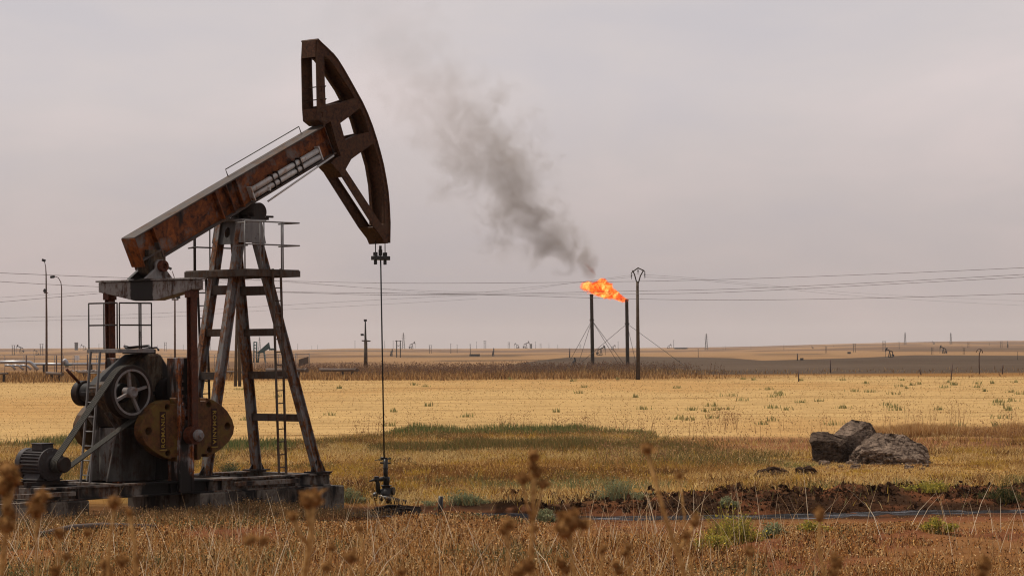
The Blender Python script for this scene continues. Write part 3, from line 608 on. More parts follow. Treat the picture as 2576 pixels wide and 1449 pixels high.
g = MB(); g.bb((MX-.62, -.5, .80), (MX+.45, -.38, .88)); g.bb((MX-.62, 0, .80), (MX+.45, .12, .88)); g.bb((MX-.55, -.85, .74), (MX-.42, .5, .80)); g.bb((MX+.3, -.85, .74), (MX+.42, .5, .80)); g.bb((MX-.62, -.05, .88), (MX-.5, .05, .95)); g.bb((MX-.3, -.44, .86), (MX+.3, .08, .90)); g.build('motor_rail', 'dark', PJ, .006)
# --- V belts round both pulleys
def belt(y, r0, c0, r1, c1):
    (x0, z0), (x1, z1) = c0, c1; d = math.hypot(x1-x0, z1-z0); ph = math.atan2(z1-z0, x1-x0); be = math.acos((r0-r1)/d)
    pts = [(x1+r1*math.cos(a), z1+r1*math.sin(a)) for a in np.linspace(ph-be, ph+be, 40)]+[(x0+r0*math.cos(a), z0+r0*math.sin(a)) for a in np.linspace(ph+be, ph+2*PI-be, 20)]
    return pts
for k in range(5):
    yy = -.872+.046*k; pt = belt(yy, .163, (MX+.03, MZ), .578, (WX, WZ)); g = MB(); n = len(pt); cx = [(Vector((x, z))) for x, z in pt]
    for i in range(n):
        a_, c_ = cx[i], cx[(i+1) % n]; d = (c_-a_).normalized(); nn = Vector((d.y, -d.x))*.014
        g.prism([(a_.x+nn.x, a_.y+nn.y), (c_.x+nn.x, c_.y+nn.y), (c_.x-nn.x, c_.y-nn.y), (a_.x-nn.x, a_.y-nn.y)], yy-.014, yy+.014)
    g.build('drive_belt', 'belt', PJ)
# --- walkways, rails, ladders
def railing(name, pts, z0, hts, ext=0, mt='grey', par=PJ, r=.017):
    g = MB()
    for p in pts: g.tube([(p[0], p[1], z0), (p[0], p[1], z0+hts[-1])], r, 6)
    for h in hts: g.tube([(p[0], p[1], z0+h) for p in pts], r, 6)
    return g.build(name, mt, par)
g = MB(); g.bb((-4.38, -.62, 3.585), (-3.35, .45, 3.67)); GP = g.build('gearbox_walkway', 'grey', PJ, .006)
r0 = mp(236, 775, .40); 
railing('railing', [(-4.34, .42), (-4.34, -.1), (-4.34, -.55)], 3.67, (.52, 1.0), mt='dark', par=GP)
railing('railing', [(-4.30, -.58), (-3.75, -.58), (-3.70, -.58), (-3.40, -.58)], 3.67, (.52, 1.0), mt='dark', par=GP)
def ladder(pa0, pa1, pb0, pb1, n, mt, par=PJ, r=.02):
    g = MB(); g.beam(pa0, pa1, .05, .03, (1, 0, 0)); g.beam(pb0, pb1, .05, .03, (1, 0, 0)); o = g.build('ladder', mt, par)
    for k in range(n):
        t = (k+.5)/n; q = MB(); q.tube([Vector(pa0).lerp(Vector(pa1), t), Vector(pb0).lerp(Vector(pb1), t)], .013, 6); q.build('rung', mt, o)
    return o
ladder((-4.75, .22, .78), (-4.45, .22, 3.62), (-4.75, -.1, .78), (-4.45, -.1, 3.62), 9, 'grey')
DZ = 5.36
g = MB()
for (xa, ya, xb, yb) in ((-.95, -1.0, .65, -.52), (-.95, .52, .65, 1.12), (-.95, -.52, -.80, .52), (.52, -.52, .65, .52)): g.bb((xa, ya, DZ+.085), (xb, yb, DZ+.105))
for (xa, ya, xb, yb) in ((-.97, -1.02, .67, -.98), (-.97, 1.10, .67, 1.14), (-.97, -.98, -.93, 1.10), (.63, -.98, .67, 1.10), (-.93, -.54, .63, -.5), (-.93, .5, .63, .54)): g.bb((xa, ya, DZ-.06), (xb, yb, DZ+.084))
PF = g.build('post_walkway', 'legd', PJ, .004)
xs = [mp(u, 620, -1)[0] for u in (597, 616, 655, 664, 708, 712, 734)]
railing('railing', [(x, -1.0) for x in xs[1:6]], DZ+.1, (.56, 1.08), par=PF)
for h in (.56, 1.08):
    MB().tube([(xs[5], -1, DZ+.1+h), (.66, -1, DZ+.1+h), (.66, -.3, DZ+.1+h)], .017, 6).build('end_rail', 'grey', PF); MB().tube([(xs[1], -1, DZ+.1+h), (-.94, -1, DZ+.1+h-.03), (-.94, -.6, DZ+.1+h-.03)], .017, 6).build('end_rail', 'grey', PF)
xs2 = [mp(u, 630, 1.12)[0] for u in (474, 488, 491.5, 528, 542, 596)]
railing('railing', [(x, 1.12) for x in xs2[1:]], DZ+.1, (.56, 1.08), par=PF, mt='dark')
g = MB(); g.tube([(xs2[1], 1.12, DZ+.66), (xs2[0], 1.12, DZ+.63), (-.94, .7, DZ+.64)], .017, 6); g.build('end_rail', 'dark', PF)
A_ = [m3(686, 676, -1.08), m3(702, 1192, -1.08), m3(706, 676, -1.08), m3(720, 1190, -1.08)]
ladder(A_[1], A_[0], A_[3], A_[2], 16, 'legd')
A_ = [m3(496, 690, 1.16), m3(516, 1196, 1.16), m3(518, 690, 1.16), m3(532, 1194, 1.16)]
ladder(A_[1], A_[0], A_[3], A_[2], 16, 'dark')

# --- concrete foundation blocks (separate things below the frame)
lab = ['concrete foundation block farthest left under the motor end of the pumpjack frame', 'grey concrete foundation block under the crank of the pumpjack', 'stained concrete foundation block second from the right end of the pumpjack frame', 'dark oil-stained concrete end block under the front foot of the pumpjack']
for (xa, xb), l, yw in zip(((-6.7, -5.7), (-2.6, -.95), (-.9, .45), (.55, 1.72)), lab, (1.28, 1.26, 1.26, 1.36)):
    t = MB(); t.bb((-(xb-xa)/2, -yw, -.25), ((xb-xa)/2, yw, .488))
    o = t.build('foundation_block', 'concrete', None, .03, W_((xa+xb)/2, 0, 0)); o.rotation_euler[2] = PSI; tag(o, l, 'foundation block', 'concrete blocks under the pumpjack')

# ================================================================== WELLHEAD
wz = float(terr(W_(RW[0], 0, 0).x, W_(RW[0], 0, 0).y))
WHp = W_(RW[0], 0, 0)
WHD = empty('wellhead', (WHp.x, WHp.y, wz), 0, 'oil-blackened wellhead under the hanging pump rod with a pipe running right', 'wellhead')
def ww(u, v): q = P(u, v, WHp.y)-Vector((WHp.x, WHp.y, wz)); return q
def zw(x, y): return ww(906+.1220*x, 1134.4+.1220*y)
g = MB(); g.tube([zw(525, 160), zw(525, 700)], .056, 12); g.lathe(zw(525, 380), (0, 0, 1), [(.05, 0), (.06, 0), (.06, .05), (.05, .05)], 12)
g.build('rod_pipe', 'wellblack', WHD)
g = MB()
for x0, y0, x1, y1, r_ in ((380, 178, 640, 150, .018), (420, 135, 560, 150, .022), (410, 240, 630, 245, .02), (300, 185, 420, 175, .008)): g.tube([zw(x0, y0), zw(x1, y1)], r_, 6)
g.build('rod_guide', 'wellblack', WHD)
g = MB(); c0 = zw(540, 700); c1 = zw(540, 960)
g.tube([c0, zw(540, 720), zw(540, 721), zw(540, 780), zw(540, 781), zw(540, 1010)], [.13, .13, .105, .105, .15, .17], 16); g.lathe(zw(620, 820), (1, -.3, 0), [(0, -.02), (.09, -.02), (.09, .03), (.065, .03), (.065, .06), (.1, .06), (.1, .1), (0, .1)], 14); g.tube([zw(480, 530), zw(560, 560), zw(545, 710)], [.05, .07, .06], 12)
g.build('tee_body', 'wellblack', WHD)
g = MB(); g.tube([zw(500, 570), zw(420, 580), zw(350, 590), zw(362, 660), zw(372, 900)], .055, 10); g.lathe(zw(340, 570), (0, 0, 1), [(0, .07), (.06, .06), (.07, -.02), (.05, -.07)], 12); g.tube([zw(330, 580), zw(190, 622)], [.035, .018], 8); g.build('side_valve', 'wellblack', WHD)
g = MB(); pA = zw(330, 930); pB = zw(1040, 1075); pB.y -= .5; pB2 = zw(1045, 1250); pB2.y -= .5
g.tube([pA+Vector((-.04, .1, 0)), pA, pB], .085, 14); g.lathe(pA, (-.9, .3, 0), [(.11, -.05), (.11, .04), (0, .04)], 14); g.tube([pB+Vector((-.04, 0, 0)), pB2], .07, 10); g.lathe(zw(470, 930), (1, -.4, -.1), [(.09, -.06), (.1, 0), (.09, .06)], 12)
g.build('flow_pipe', 'wellblack', WHD)

def rough_mesh(pts, sub, amp, fr, seed):
    bm = bmesh.new(); [bm.verts.new(p) for p in pts]; r_ = bmesh.ops.convex_hull(bm, input=bm.verts)
    bmesh.ops.delete(bm, geom=[g_ for g_ in r_['geom_interior'] if isinstance(g_, bmesh.types.BMVert)], context='VERTS')
    bmesh.ops.triangulate(bm, faces=bm.faces[:])
    for _ in range(sub):
        le = sorted(e_.calc_length() for e_ in bm.edges); md = le[len(le)//2]*.7
        bmesh.ops.subdivide_edges(bm, edges=[e_ for e_ in bm.edges if e_.calc_length() > md], cuts=1); bmesh.ops.triangulate(bm, faces=bm.faces[:])
    bm.normal_update()
    for v in bm.verts:
        n_ = mnoise.fractal(v.co*fr+Vector((seed*3.1, seed, 0)), 1.0, 2.0, 5)
        c_ = mnoise.cell(v.co*fr*1.8+Vector((seed, 0, 0)))
        n2 = mnoise.fractal(Vector((v.co.x, v.co.y, v.co.z*1.6))*fr*3.2+Vector((seed, 7, 1)), .8, 2.0, 4)
        v.co += v.normal*(n_*amp+(c_-.5)*amp*.5+(min(n2, .15)*amp*1.5 if v.normal.z < .55 else n2*amp*.25))
    me = bpy.data.meshes.new('rough'); bm.to_mesh(me); bm.free(); return me
def heap(name, loc, rx, ry, h, m, seed, amp=.06):
    pts = [(rx*math.cos(a)*k, ry*math.sin(a)*k, z) for k, z in ((1, -.1), (.92, .05*h), (.6, .75*h), (.25, h)) for a in np.linspace(0, 2*PI, 13)[:-1]]
    o = bpy.data.objects.new(name, rough_mesh(pts, 4, amp, 3, seed)); o.data.materials.append(M[m]); COL.objects.link(o); o.location = loc; return o
heapl = [((1018, 1160), 70, 20, 'mud', 'low dark earth heap just right of the pump rod', .5), ((885, 1222), 95, 26, 'redmud', 'flat reddish earth heap between the pumpjack end block and the wellhead', .5),
    ((1945, 1200), 130, 44, 'mud', 'dark lumpy earth heap left of the broken concrete slabs', .6), ((2025, 1194), 80, 40, 'mud', 'small dark clod heap in front of the left concrete block', .4), ((1000, 1296), 190, 46, 'tar', 'black oil-soaked earth mound under the wellhead pipe', .6)]
for k, ((u, v), wpx, hpx, mk, l, dep) in enumerate(heapl):
    q = hit(u, v); s = q.y/F; o = heap('earth_heap', (q.x, q.y, q.z-.03), wpx*s/2, max(.35, wpx*s*.35), hpx*s*.6, mk, k+3); tag(o, l, 'earth heap', 'heaps of earth')

# ================================================================== BROKEN CONCRETE
def zr(x, y, Y): return P(2018.3+.13726*x, 1031.2+.13726*y, Y)
RY = hit(2180, 1168).y
def rock(front, back, dY, label, seed, amp, sub=6):
    pts = [zr(x, y, RY+d) for x, y, d in front]+[zr(x, y, RY+d) for x, y, d in back]
    c_ = sum(pts, Vector())/len(pts); zb_ = min(p.z for p in pts); c_.z = zb_
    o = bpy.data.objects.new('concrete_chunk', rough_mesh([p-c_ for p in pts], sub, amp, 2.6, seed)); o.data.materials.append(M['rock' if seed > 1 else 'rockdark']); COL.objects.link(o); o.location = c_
    return tag(o, label, 'concrete chunk', 'broken concrete chunks in the grass')
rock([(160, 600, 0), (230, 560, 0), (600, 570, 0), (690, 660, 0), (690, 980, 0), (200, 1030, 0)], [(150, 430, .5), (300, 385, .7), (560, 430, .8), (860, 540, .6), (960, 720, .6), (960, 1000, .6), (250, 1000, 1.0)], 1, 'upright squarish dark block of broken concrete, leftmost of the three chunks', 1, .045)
rock([(560, 460, 1.0), (880, 470, .9), (960, 760, .9), (560, 760, 1.0)], [(900, 160, 1.9), (1000, 170, 1.9), (1250, 230, 2.0), (1360, 400, 2.0), (1340, 560, 1.6), (1050, 720, 1.2), (700, 330, 1.9)], 1, 'tilted concrete slab propped up behind the other two chunks', 2, .035)
rock([(860, 780, -.3), (1000, 745, -.35), (1500, 770, -.5), (1800, 850, -.55), (2200, 900, -.4), (2330, 1000, -.3), (2000, 1060, -.7), (840, 1040, -.5)], [(1330, 425, 1.1), (1500, 418, 1.3), (1900, 470, 1.2), (2150, 600, .9), (2300, 700, .9), (2340, 960, .8), (900, 980, .8)], 1, 'long low crumbling concrete slab, rightmost of the three chunks', 3, .085)
q0 = zr(360, 1030, RY-.9); q1 = zr(860, 1105, RY-1.2)
c_ = (q0+q1)/2; tag(MB().tube([q0-c_, q1-c_], .035, 8).build('wooden_stake', 'wood', None, 0, c_), 'pale wooden stake lying before the left concrete block', 'stake')
stp = None
for k in range(11):
    u, v = random.uniform(2030, 2360), random.uniform(1166, 1192); q = hit(u, v); r_ = random.uniform(.07, .2)
    o = bpy.data.objects.new('loose_stone', rough_mesh([(r_*random.uniform(.6, 1.2)*math.cos(a), r_*random.uniform(.6, 1.2)*math.sin(a), z_) for z_ in (-.03, r_*.7) for a in np.linspace(0, 5.4, 6)], 2, .03, 6, k)); o.data.materials.append(M['rock']); COL.objects.link(o); o.location = q
    tag(o, 'small loose stone lying around the broken concrete chunks', 'stone', 'loose stones by the concrete chunks')
q = hit(1107, 1294); tag(MB().tube([(0, 0, -.1), (.02, 0, .42)], .055, 8).build('pipe_stub', 'wellblack', None, 0, q), 'short black pipe stub standing at the oil stream edge', 'pipe stub')
q0 = hit(100, 1362)+Vector((0, 0, .12)); q1 = hit(255, 1340)+Vector((0, 0, .14)); q2 = hit(395, 1336)+Vector((0, 0, .06))
c_ = q1.copy(); tag(MB().tube([q0-c_, (q0+q1)/2-c_+Vector((0, 0, .05)), q1-c_, q2-c_], .07, 10).build('fallen_pipe', 'brownpipe', None, 0, c_), 'long rusty pipe lying in the dry weeds before the pumpjack', 'pipe')

# ================================================================== FLARE STACKS, FLAME, SMOKE
FY = float(hit(1491, 931).y); FY = 455.
def stack(ub, vb, ut, vt, label, guys):
    base = P(ub, vb, FY); base.z = float(terr(base.x, base.y)); top = P(ut, vt, FY)
    E = empty('flare_stack', base, 0, label, 'flare stack', 'twin flare stacks')
    t = top-base; g = MB(); n = 14; pts = []; rs = []
    for k in range(n+1): pts.append(t*k/n); rs.append(.33*(1-.12*k/n))
    g.tube(pts, rs, 14); g.lathe(t, (0, 0, 1), [(.31, 0), (.34, -.02), (.34, -.3), (.3, -.3)], 14); g.build('pipe', 'stack', E)
    cz = t*(1-.345); g = MB(); g.lathe(cz, (0, 0, 1), [(.32, -.1), (.42, -.1), (.42, .1), (.32, .1)], 14); g.build('guy_collar', 'stack', E)
    for (gu, gv, dy) in guys:
        e = P(gu, gv, FY+dy); e.z = max(e.z, float(terr(e.x, e.y))); MB().tube([cz, e-base], .04, 5).build('guy_wire', 'wire', E)
stack(1491, 931, 1488, 740, 'left of two sooty black flare stacks, standing without a flame at its mouth', [(1435, 905, 30), (1450, 950, -14), (1560, 922, 30), (1580, 960, 12)])
stack(1579, 920, 1576.5, 753, 'right sooty flare stack with orange flame blowing from its mouth', [(1440, 930, -20), (1600, 915, 30), (1720, 918, -10)])
def vol_mat(name, fn):
    return mat(name, lambda nt, out: L(nt, fn(nt), out.inputs['Volume']))
def flame_fn(path_len, K, cols, strg, sc, seed, soft=.45, prof=None):
    def fn(nt):
        tc_ = N(nt, 'TexCoord'); sp_ = N(nt, 'SeparateXYZ'); L(nt, tc_.outputs['Object'], sp_.inputs[0])
        mp_ = N(nt, 'Mapping'); mp_.inputs['Location'].default_value = (seed, seed*2, 0); L(nt, tc_.outputs['Object'], mp_.inputs[0])
        nz = noise(nt, mp_.outputs[0], sc, 5, .55, .6); nf = noise(nt, mp_.outputs[0], sc*1.25, 5, .62, 1.0)
        t = math_(nt, 'DIVIDE', sp_.outputs[0], path_len)
        cen = ramp(nt, t, [(a, (b*.5+.5,)*3) for a, b, c, d in prof]); rad = ramp(nt, t, [(a, (c,)*3) for a, b, c, d in prof]); amp = ramp(nt, t, [(a, (d,)*3) for a, b, c, d in prof])
        cy = math_(nt, 'MULTIPLY', math_(nt, 'MULTIPLY_ADD', cen, 2.0, -1.0), path_len*.25); rr = math_(nt, 'MULTIPLY', rad, path_len*.25)
        dy = math_(nt, 'SUBTRACT', sp_.outputs[1], cy)
        d = math_(nt, 'DIVIDE', math_(nt, 'SQRT', math_(nt, 'ADD', math_(nt, 'MULTIPLY', dy, dy), math_(nt, 'MULTIPLY', sp_.outputs[2], sp_.outputs[2]))), rr)
        q = math_(nt, 'ADD', math_(nt, 'SUBTRACT', 1.0, d), math_(nt, 'MULTIPLY_ADD', nz, 2*cols[2], -cols[2]))
        ms = N(nt, 'MapRange', _interpolation_type='SMOOTHSTEP'); L(nt, q, ms.inputs[0]); ms.inputs[1].default_value = .0; ms.inputs[2].default_value = soft
        dens = math_(nt, 'MULTIPLY', math_(nt, 'MULTIPLY', ms.outputs[0], amp), K)
        pv = N(nt, 'VolumePrincipled'); L(nt, dens, pv.inputs['Density']); pv.inputs['Color'].default_value = (*cols[0], 1); pv.inputs['Anisotropy'].default_value = .2
        if strg:
            pv.inputs['Emission Strength'].default_value = 1.0
            k = math_(nt, 'ADD', nf, math_(nt, 'MULTIPLY', q, .05))
            ec = ramp(nt, k, cols[1])
            em = mix(nt, 1.0, ec, (strg,)*3, 'MULTIPLY'); L(nt, mix(nt, 1.0, em, dens, 'MULTIPLY'), pv.inputs['Emission Color'])
        return pv.outputs[0]
    return fn
def vol_box(name, u0, v0, u1, v1, Y, hw, hd, fn, label, cat, kind=None):
    a = P(u0, v0, Y); b = P(u1, v1, Y); d = b-a; Ln = d.length; ex = d.normalized(); ez = Vector((0, 1, 0)); ey = ez.cross(ex)
    g = MB(); g.bb((0, -hw*Ln, -hd*Ln), (Ln, hw*Ln, hd*Ln)); o = g.build(name, vol_mat(name+'_volume', fn(Ln)))
    o.matrix_world = Matrix(((ex.x, ey.x, ez.x, a.x), (ex.y, ey.y, ez.y, a.y), (ex.z, ey.z, ez.z, a.z), (0, 0, 0, 1)))
    return tag(o, label, cat, None, kind)
FC = [(.36, (.16, .010, .003)), (.44, (.62, .035, .004)), (.51, (.95, .11, .008)), (.58, (1.0, .25, .02)), (.66, (1.0, .62, .16))]
fprof = [(0, 0, .14, 1), (.15, .02, .28, 1), (.3, .08, .46, 1), (.52, .32, .76, 1), (.68, .10, .50, .9), (.82, .0, .40, .6), (.92, -.05, .25, .0), (1.0, -.05, .1, .0)]
vol_box('flame', 1580, 757, 1448, 712, FY, .34, .26, lambda Ln: flame_fn(Ln, 3.5, ((.05, .03, .02), FC, .95), 1.5, .85, 3., .3, fprof), 'big orange flame blowing left from the right flare stack', 'flame')
wprof = [(0, 0, .25, 1), (.3, .05, .5, 1), (.7, 0, .4, .5), (1, 0, .15, 0)]
vol_box('flame_wisp', 1500, 692, 1464, 655, FY, .3, .25, lambda Ln: flame_fn(Ln, .55, ((.10, .07, .05), [(.3, (.05, .01, .003)), (.5, (.35, .05, .01)), (.65, (.8, .2, .05))], .8), .6, .9, 9., .4, wprof), 'small dark red flame wisp floating above the big flame', 'flame')
pts = [(0, 0, 10, 1.0), (32, 10, 34, 1.0), (67, 4, 52, 1.0), (131, -8, 72, .80), (216, -24, 106, .60), (272, 8, 116, .56), (336, 30, 122, .48), (449, 22, 140, .34), (534, 36, 140, .19), (640, 50, 145, .10), (768, 70, 150, .05), (899, 55, 160, .02)]
Lp = 960.
sprof = [(s/Lp, n_/Lp*4, r_/Lp*4, a) for s, n_, r_, a in pts]
vol_box('smoke_plume', 1495, 700, 1495-.705*Lp, 700-.71*Lp, FY, .22, .15, lambda Ln: flame_fn(Ln, .24, ((.37, .325, .285), None, 1.9), 0, .24, 5., 1.0, sprof), 'grey smoke plume drifting up and left from the flare', 'smoke', 'stuff')

# ================================================================== POLES AND WIRES
def pole_y(label):
    q = hit(1606, 955, 150); q.y = max(q.y, 280); q.x = P(1606, 955, q.y).x; q.z = float(terr(q.x, q.y)); s = q.y/F
    E = empty('utility_pole', q, 0, label, 'utility pole')
    T = lambda u, v: P(u, v, q.y)-q
    MB().tube([T(1606, 962), T(1604.5, 830), T(1603.5, 708)], [.24, .2, .16], 12).build('shaft', 'pole', E)
    g = MB(); 
    g.tube([T(1602, 712), T(1596, 690), T(1591, 680)], .07, 6); g.tube([T(1606, 712), T(1611, 694), T(1619, 680)], .07, 6); g.tube([T(1590, 685), T(1605, 674), T(1621.5, 682)], .07, 6); g.build('yoke', 'stack', E)
    for (u, v, n) in ((1588.5, 685, 4), (1605, 676, 3), (1622, 683, 4)):
        g = MB(); a = T(u, v)
        for k in range(n): g.lathe(a-Vector((0, 0, .12+.16*k)), (0, 0, 1), [(.03, .08), (.11, 0), (.03, -.03), (.02, -.1)], 8)
        g.tube([a, a-Vector((0, 0, .18*n+.1))], .025, 5); g.build('insulator', 'stack', E)
    g = MB(); g.tube([T(1601, 912), T(1600, 955)], .05, 6); g.build('earth_cable', 'stack', E)
    return E
pole_y('tall weathered pole with a pointed yoke top right of the flare stacks')
q = hit(597, 972, 120); T = lambda u, v: P(u, v, q.y)-q
E = empty('utility_pole', q, 0, 'twin-legged timber pole seen between the legs of the pumpjack post', 'utility pole')
MB().tube([T(592, 978), T(598, 700)], [.17, .12], 10).build('shaft', 'pole', E); MB().tube([T(603, 978), T(600, 700)], [.17, .12], 10).build('shaft', 'pole', E)
MB().beam(T(580, 704), T(632, 700), .14, .14).build('crossarm', 'pole', E); MB().tube([T(592, 862), T(606, 862)], .06, 6).build('brace', 'pole', E)
g = MB()
for u in (613, 619, 625, 631): g.tube([T(u, 702), T(u+3, 696)], .05, 6); g.lathe(T(u+3, 696), (.4, 0, 1), [(0, .12), (.09, .05), (.05, -.08)], 8)
g.build('insulator', 'stack', E)
PY2 = q.y
def wire(pts, label, r=.022):
    w = [P(*p) for p in pts]; out = []
    for i in range(len(w)-1):
        a, b, c, d = w[max(i-1, 0)], w[i], w[i+1], w[min(i+2, len(w)-1)]
        for k in range(8):
            t = k/8; out.append(.5*((2*b)+(c-a)*t+(2*a-5*b+4*c-d)*t*t+(3*b-a-3*c+d)*t**3))
    out.append(w[-1]); c_ = out[len(out)//2].copy(); o = MB().tube([p-c_ for p in out], r*.8, 5).build('power_line', 'wire', None, 0, c_)
    return tag(o, label, 'power line', 'power lines across the sky')
wire([(-60, 684.5, 190), (334, 699.5, 215), (625, 705, PY2), (957, 712, 245), (1252, 712, 250), (1604, 708, 255), (1841, 702.5, 245), (2200, 690, 225), (2640, 671, 200)], 'topmost long power line crossing just behind the top of the yoke pole')
wire([(-60, 705, 200), (262, 722, 220), (710, 734, 250), (957, 737.6, 260), (1252, 738.8, 262), (1604, 732, 258), (1841, 727, 245), (2200, 711, 225), (2640, 687, 200)], 'second power line down at the right edge of the picture')
wire([(400, 734, 250), (710, 735.8, 255), (957, 742, 262), (1252, 741, 266), (1604, 740, 262), (1841, 734.6, 250), (2200, 717, 230), (2640, 694, 205)], 'third power line down at the right edge of the picture')
wire([(957, 737, 250), (1252, 742.5, 255), (1560, 751.5, 262), (1841, 754.8, 255), (2200, 750, 235), (2640, 737, 215)], 'lowest bold power line right of the pole, passing behind the flame')
wire([(-60, 765, 200), (262, 737, 225), (605, 704, PY2)], 'power line climbing from the left edge to the timber pole', .02)
wire([(-60, 752, 210), (262, 732.5, 235), (597, 710, PY2)], 'fainter line just above the one climbing to the timber pole', .012)
wire([(632, 700, PY2), (957, 727, 300), (1160, 738, 310), (1340, 722, 300), (1588, 697, 285)], 'thin sagging line from timber pole to left insulator of the yoke pole', .014)
wire([(632, 703, PY2), (957, 726, 305), (1252, 734.6, 305), (1440, 712, 295), (1604, 690, 286)], 'thin sagging line from timber pole to middle insulator of the yoke pole', .013)
wire([(1622, 697, 285), (1750, 704, 320), (1841, 713, 350), (2200, 748, 450), (2640, 772, 560)], 'thin line falling right from the right insulator of the yoke pole', .016)
wire([(1604, 690, 285), (1750, 700, 320), (1841, 709, 350), (2200, 740, 450), (2640, 760, 560)], 'thin line falling right from the middle insulator of the yoke pole', .014)
wire([(-60, 802, 330), (387, 788.6, 350), (640, 772, 370), (957, 754, 395), (1200, 742, 420)], 'faint low power line rising rightward behind the walkway of the gearbox', .02)
wire([(-60, 811, 340), (387, 798, 360), (640, 783, 380), (957, 766, 405), (1200, 752, 430)], 'lowest faint power line rising rightward behind the pumpjack', .018)

# --- lamp masts
def lamp(ub, vb, ut, vt, kind, label, Y=330):
    b_ = P(ub, vb, Y); b_.z = float(terr(b_.x, b_.y)); T = lambda u, v: P(u, v, Y)-b_
    E = empty('lamp_mast', b_, 0, label, 'lamp mast', 'lamp masts of the compound')
    L0 = Vector((0, 0, 0))
    def head(u, v, dx, w=9, h=6):
        g = MB(); c_ = T(u, v); s = Y/F; g.box(c_, (w*s, .35, h*s), Matrix.Rotation(.35*dx, 3, 'Y')); g.box(c_+Vector((0, -.1, -h*s*.45)), (w*s*.8, .3, h*s*.3), Matrix.Rotation(.35*dx, 3, 'Y')); g.build('lamp_head', 'far', E, .03)
    if kind == 0:
        MB().tube([L0, T(117, 800), T(116, 690), T(115, 672), T(112, 658)], [.16, .13, .08, .05, .04], 8).build('mast', 'lampgrey', E); head(110, 655, 1); head(113, 731, 1, 7, 8); MB().beam(T(110, 737), T(121, 737), .1, .1).build('bracket', 'lampgrey', E)
    elif kind == 1:
        MB().tube([L0, T(155, 800), T(155, 725), T(153, 710), T(147, 699), T(137, 695)], [.11, .09, .07, .05, .05, .04], 8).build('mast', 'lampgrey', E); head(132, 696.5, -.4, 11, 6)
    else:
        MB().tube([L0, T(440, 800), T(440, 720), T(438, 696), T(433, 682)], [.14, .11, .08, .05, .04], 8).build('mast', 'lampgrey', E); head(427, 675, 1.2, 10, 6); head(448, 748, -1, 10, 8); head(434, 748, 1, 8, 8); MB().beam(T(432, 755), T(449, 755), .1, .1).build('bracket', 'lampgrey', E)
lamp(117, 925, 110, 655, 0, 'tallest lamp mast at far left with a small floodlight halfway up')
lamp(155, 925, 132, 696, 1, 'curved-neck lamp mast second from the left edge')
lamp(440, 925, 427, 675, 2, 'lamp mast behind the equalizer with two floodlights under its lamp')

# ================================================================== COMPOUND ON THE LEFT
CY = 400.; cs = CY/F
def gz(p): return float(terr(p.x, p.y))
def span(name, us, v_top, v_low, mt, Y, label, cat, rails, thick=.035, group=None):
    b_ = P((us[0]+us[-1])/2, 930, Y); b_.z = gz(b_); E = empty(name, b_, 0, label, cat, group)
    for u in us:
        p = P(u, 930, Y); MB().tube([Vector((p.x, p.y, gz(p)-.1))-b_, P(u, v_top, Y)-b_], thick, 6).build('post', mt, E)
    for v in rails: MB().tube([P(u, v, Y)-b_ for u in us], thick*.85, 5).build('rail', mt, E)
    return E
span('pipe_fence', [-30, 12, 60, 86, 115, 137, 160, 187, 219, 243, 268, 300, 330, 370], 894, 0, 'fence', CY+18, 'low two-rail pipe fence round the silver pipes at far left', 'fence', (894, 903), .05)
span('pipe_fence', [400, 430, 470, 506, 540, 575, 610, 640, 668, 700, 737], 891, 0, 'fence', CY+18, 'two-rail pipe fence seen behind the legs of the pumpjack', 'fence', (891.5, 898), .05)
E = span('metal_gate', [743, 747, 778], 888, 0, 'fence', CY+10, 'rusty framed gate panel at the right end of the pipe fence', 'gate', (890,), .06)
g = MB(); ps = [P(u, v, CY+10)-Vector(E.location) for u, v in ((751, 904), (776, 897), (776, 914), (751, 922))]
g.add(ps+[p+Vector((0, .05, 0)) for p in ps], [(0, 1, 2, 3), (7, 6, 5, 4), (0, 4, 5, 1), (1, 5, 6, 2), (2, 6, 7, 3), (3, 7, 4, 0)]); g.build('gate_panel', 'brownpipe', E)
for u, v0, v1, l in ((66, 893, 936, 'thick dark post in front of the silver pipe bend'), (142, 893, 922, 'thick dark post left of the white pipe dome'), (220, 891, 934, 'thick dark post right of the white notice board')):
    p = P(u, v1, CY-6); p.z = gz(p); tag(MB().tube([(0, 0, -.1), P(u, v0, CY-6)-p], .11, 8).build('fence_post', 'lampgrey', None, 0, p), l, 'post', 'thick posts of the compound')
def pipe(pts, r, mt, label, Y, stands=(), name='pipeline', open_end=False):
    w = [P(u, v, Y+d) for u, v, d in pts]; b_ = w[0].copy(); b_.z = gz(b_); E = empty(name, b_, 0, label, 'pipeline')
    g = MB(); g.tube([p-b_ for p in w], r, 14); 
    if open_end:
        d = (w[-1]-w[-2]).normalized(); g.lathe(w[-1]-b_, d, [(r*1.0, -.4), (r*1.12, -.4), (r*1.12, .01), (r*.8, .01), (r*.8, -.15), (0, -.15)], 14)
    g.build('tube', mt, E)
    for u, v in stands:
        p = P(u, v, Y+pts[0][2]*.5); z = gz(p); MB().bb((p.x-b_.x-.15, p.y-b_.y-.15, z-.1-b_.z), (p.x-b_.x+.15, p.y-b_.y+.15, p.z-b_.z)).build('support', 'dark', E)
    return E
pipe([(-40, 911, 0), (60, 910.5, 0), (74, 911, 0), (80, 914, 0), (86, 920, 0), (95, 931, 0)], 4.4*cs, 'silverpipe', 'long silver pipe bending down to the ground at far left', CY)
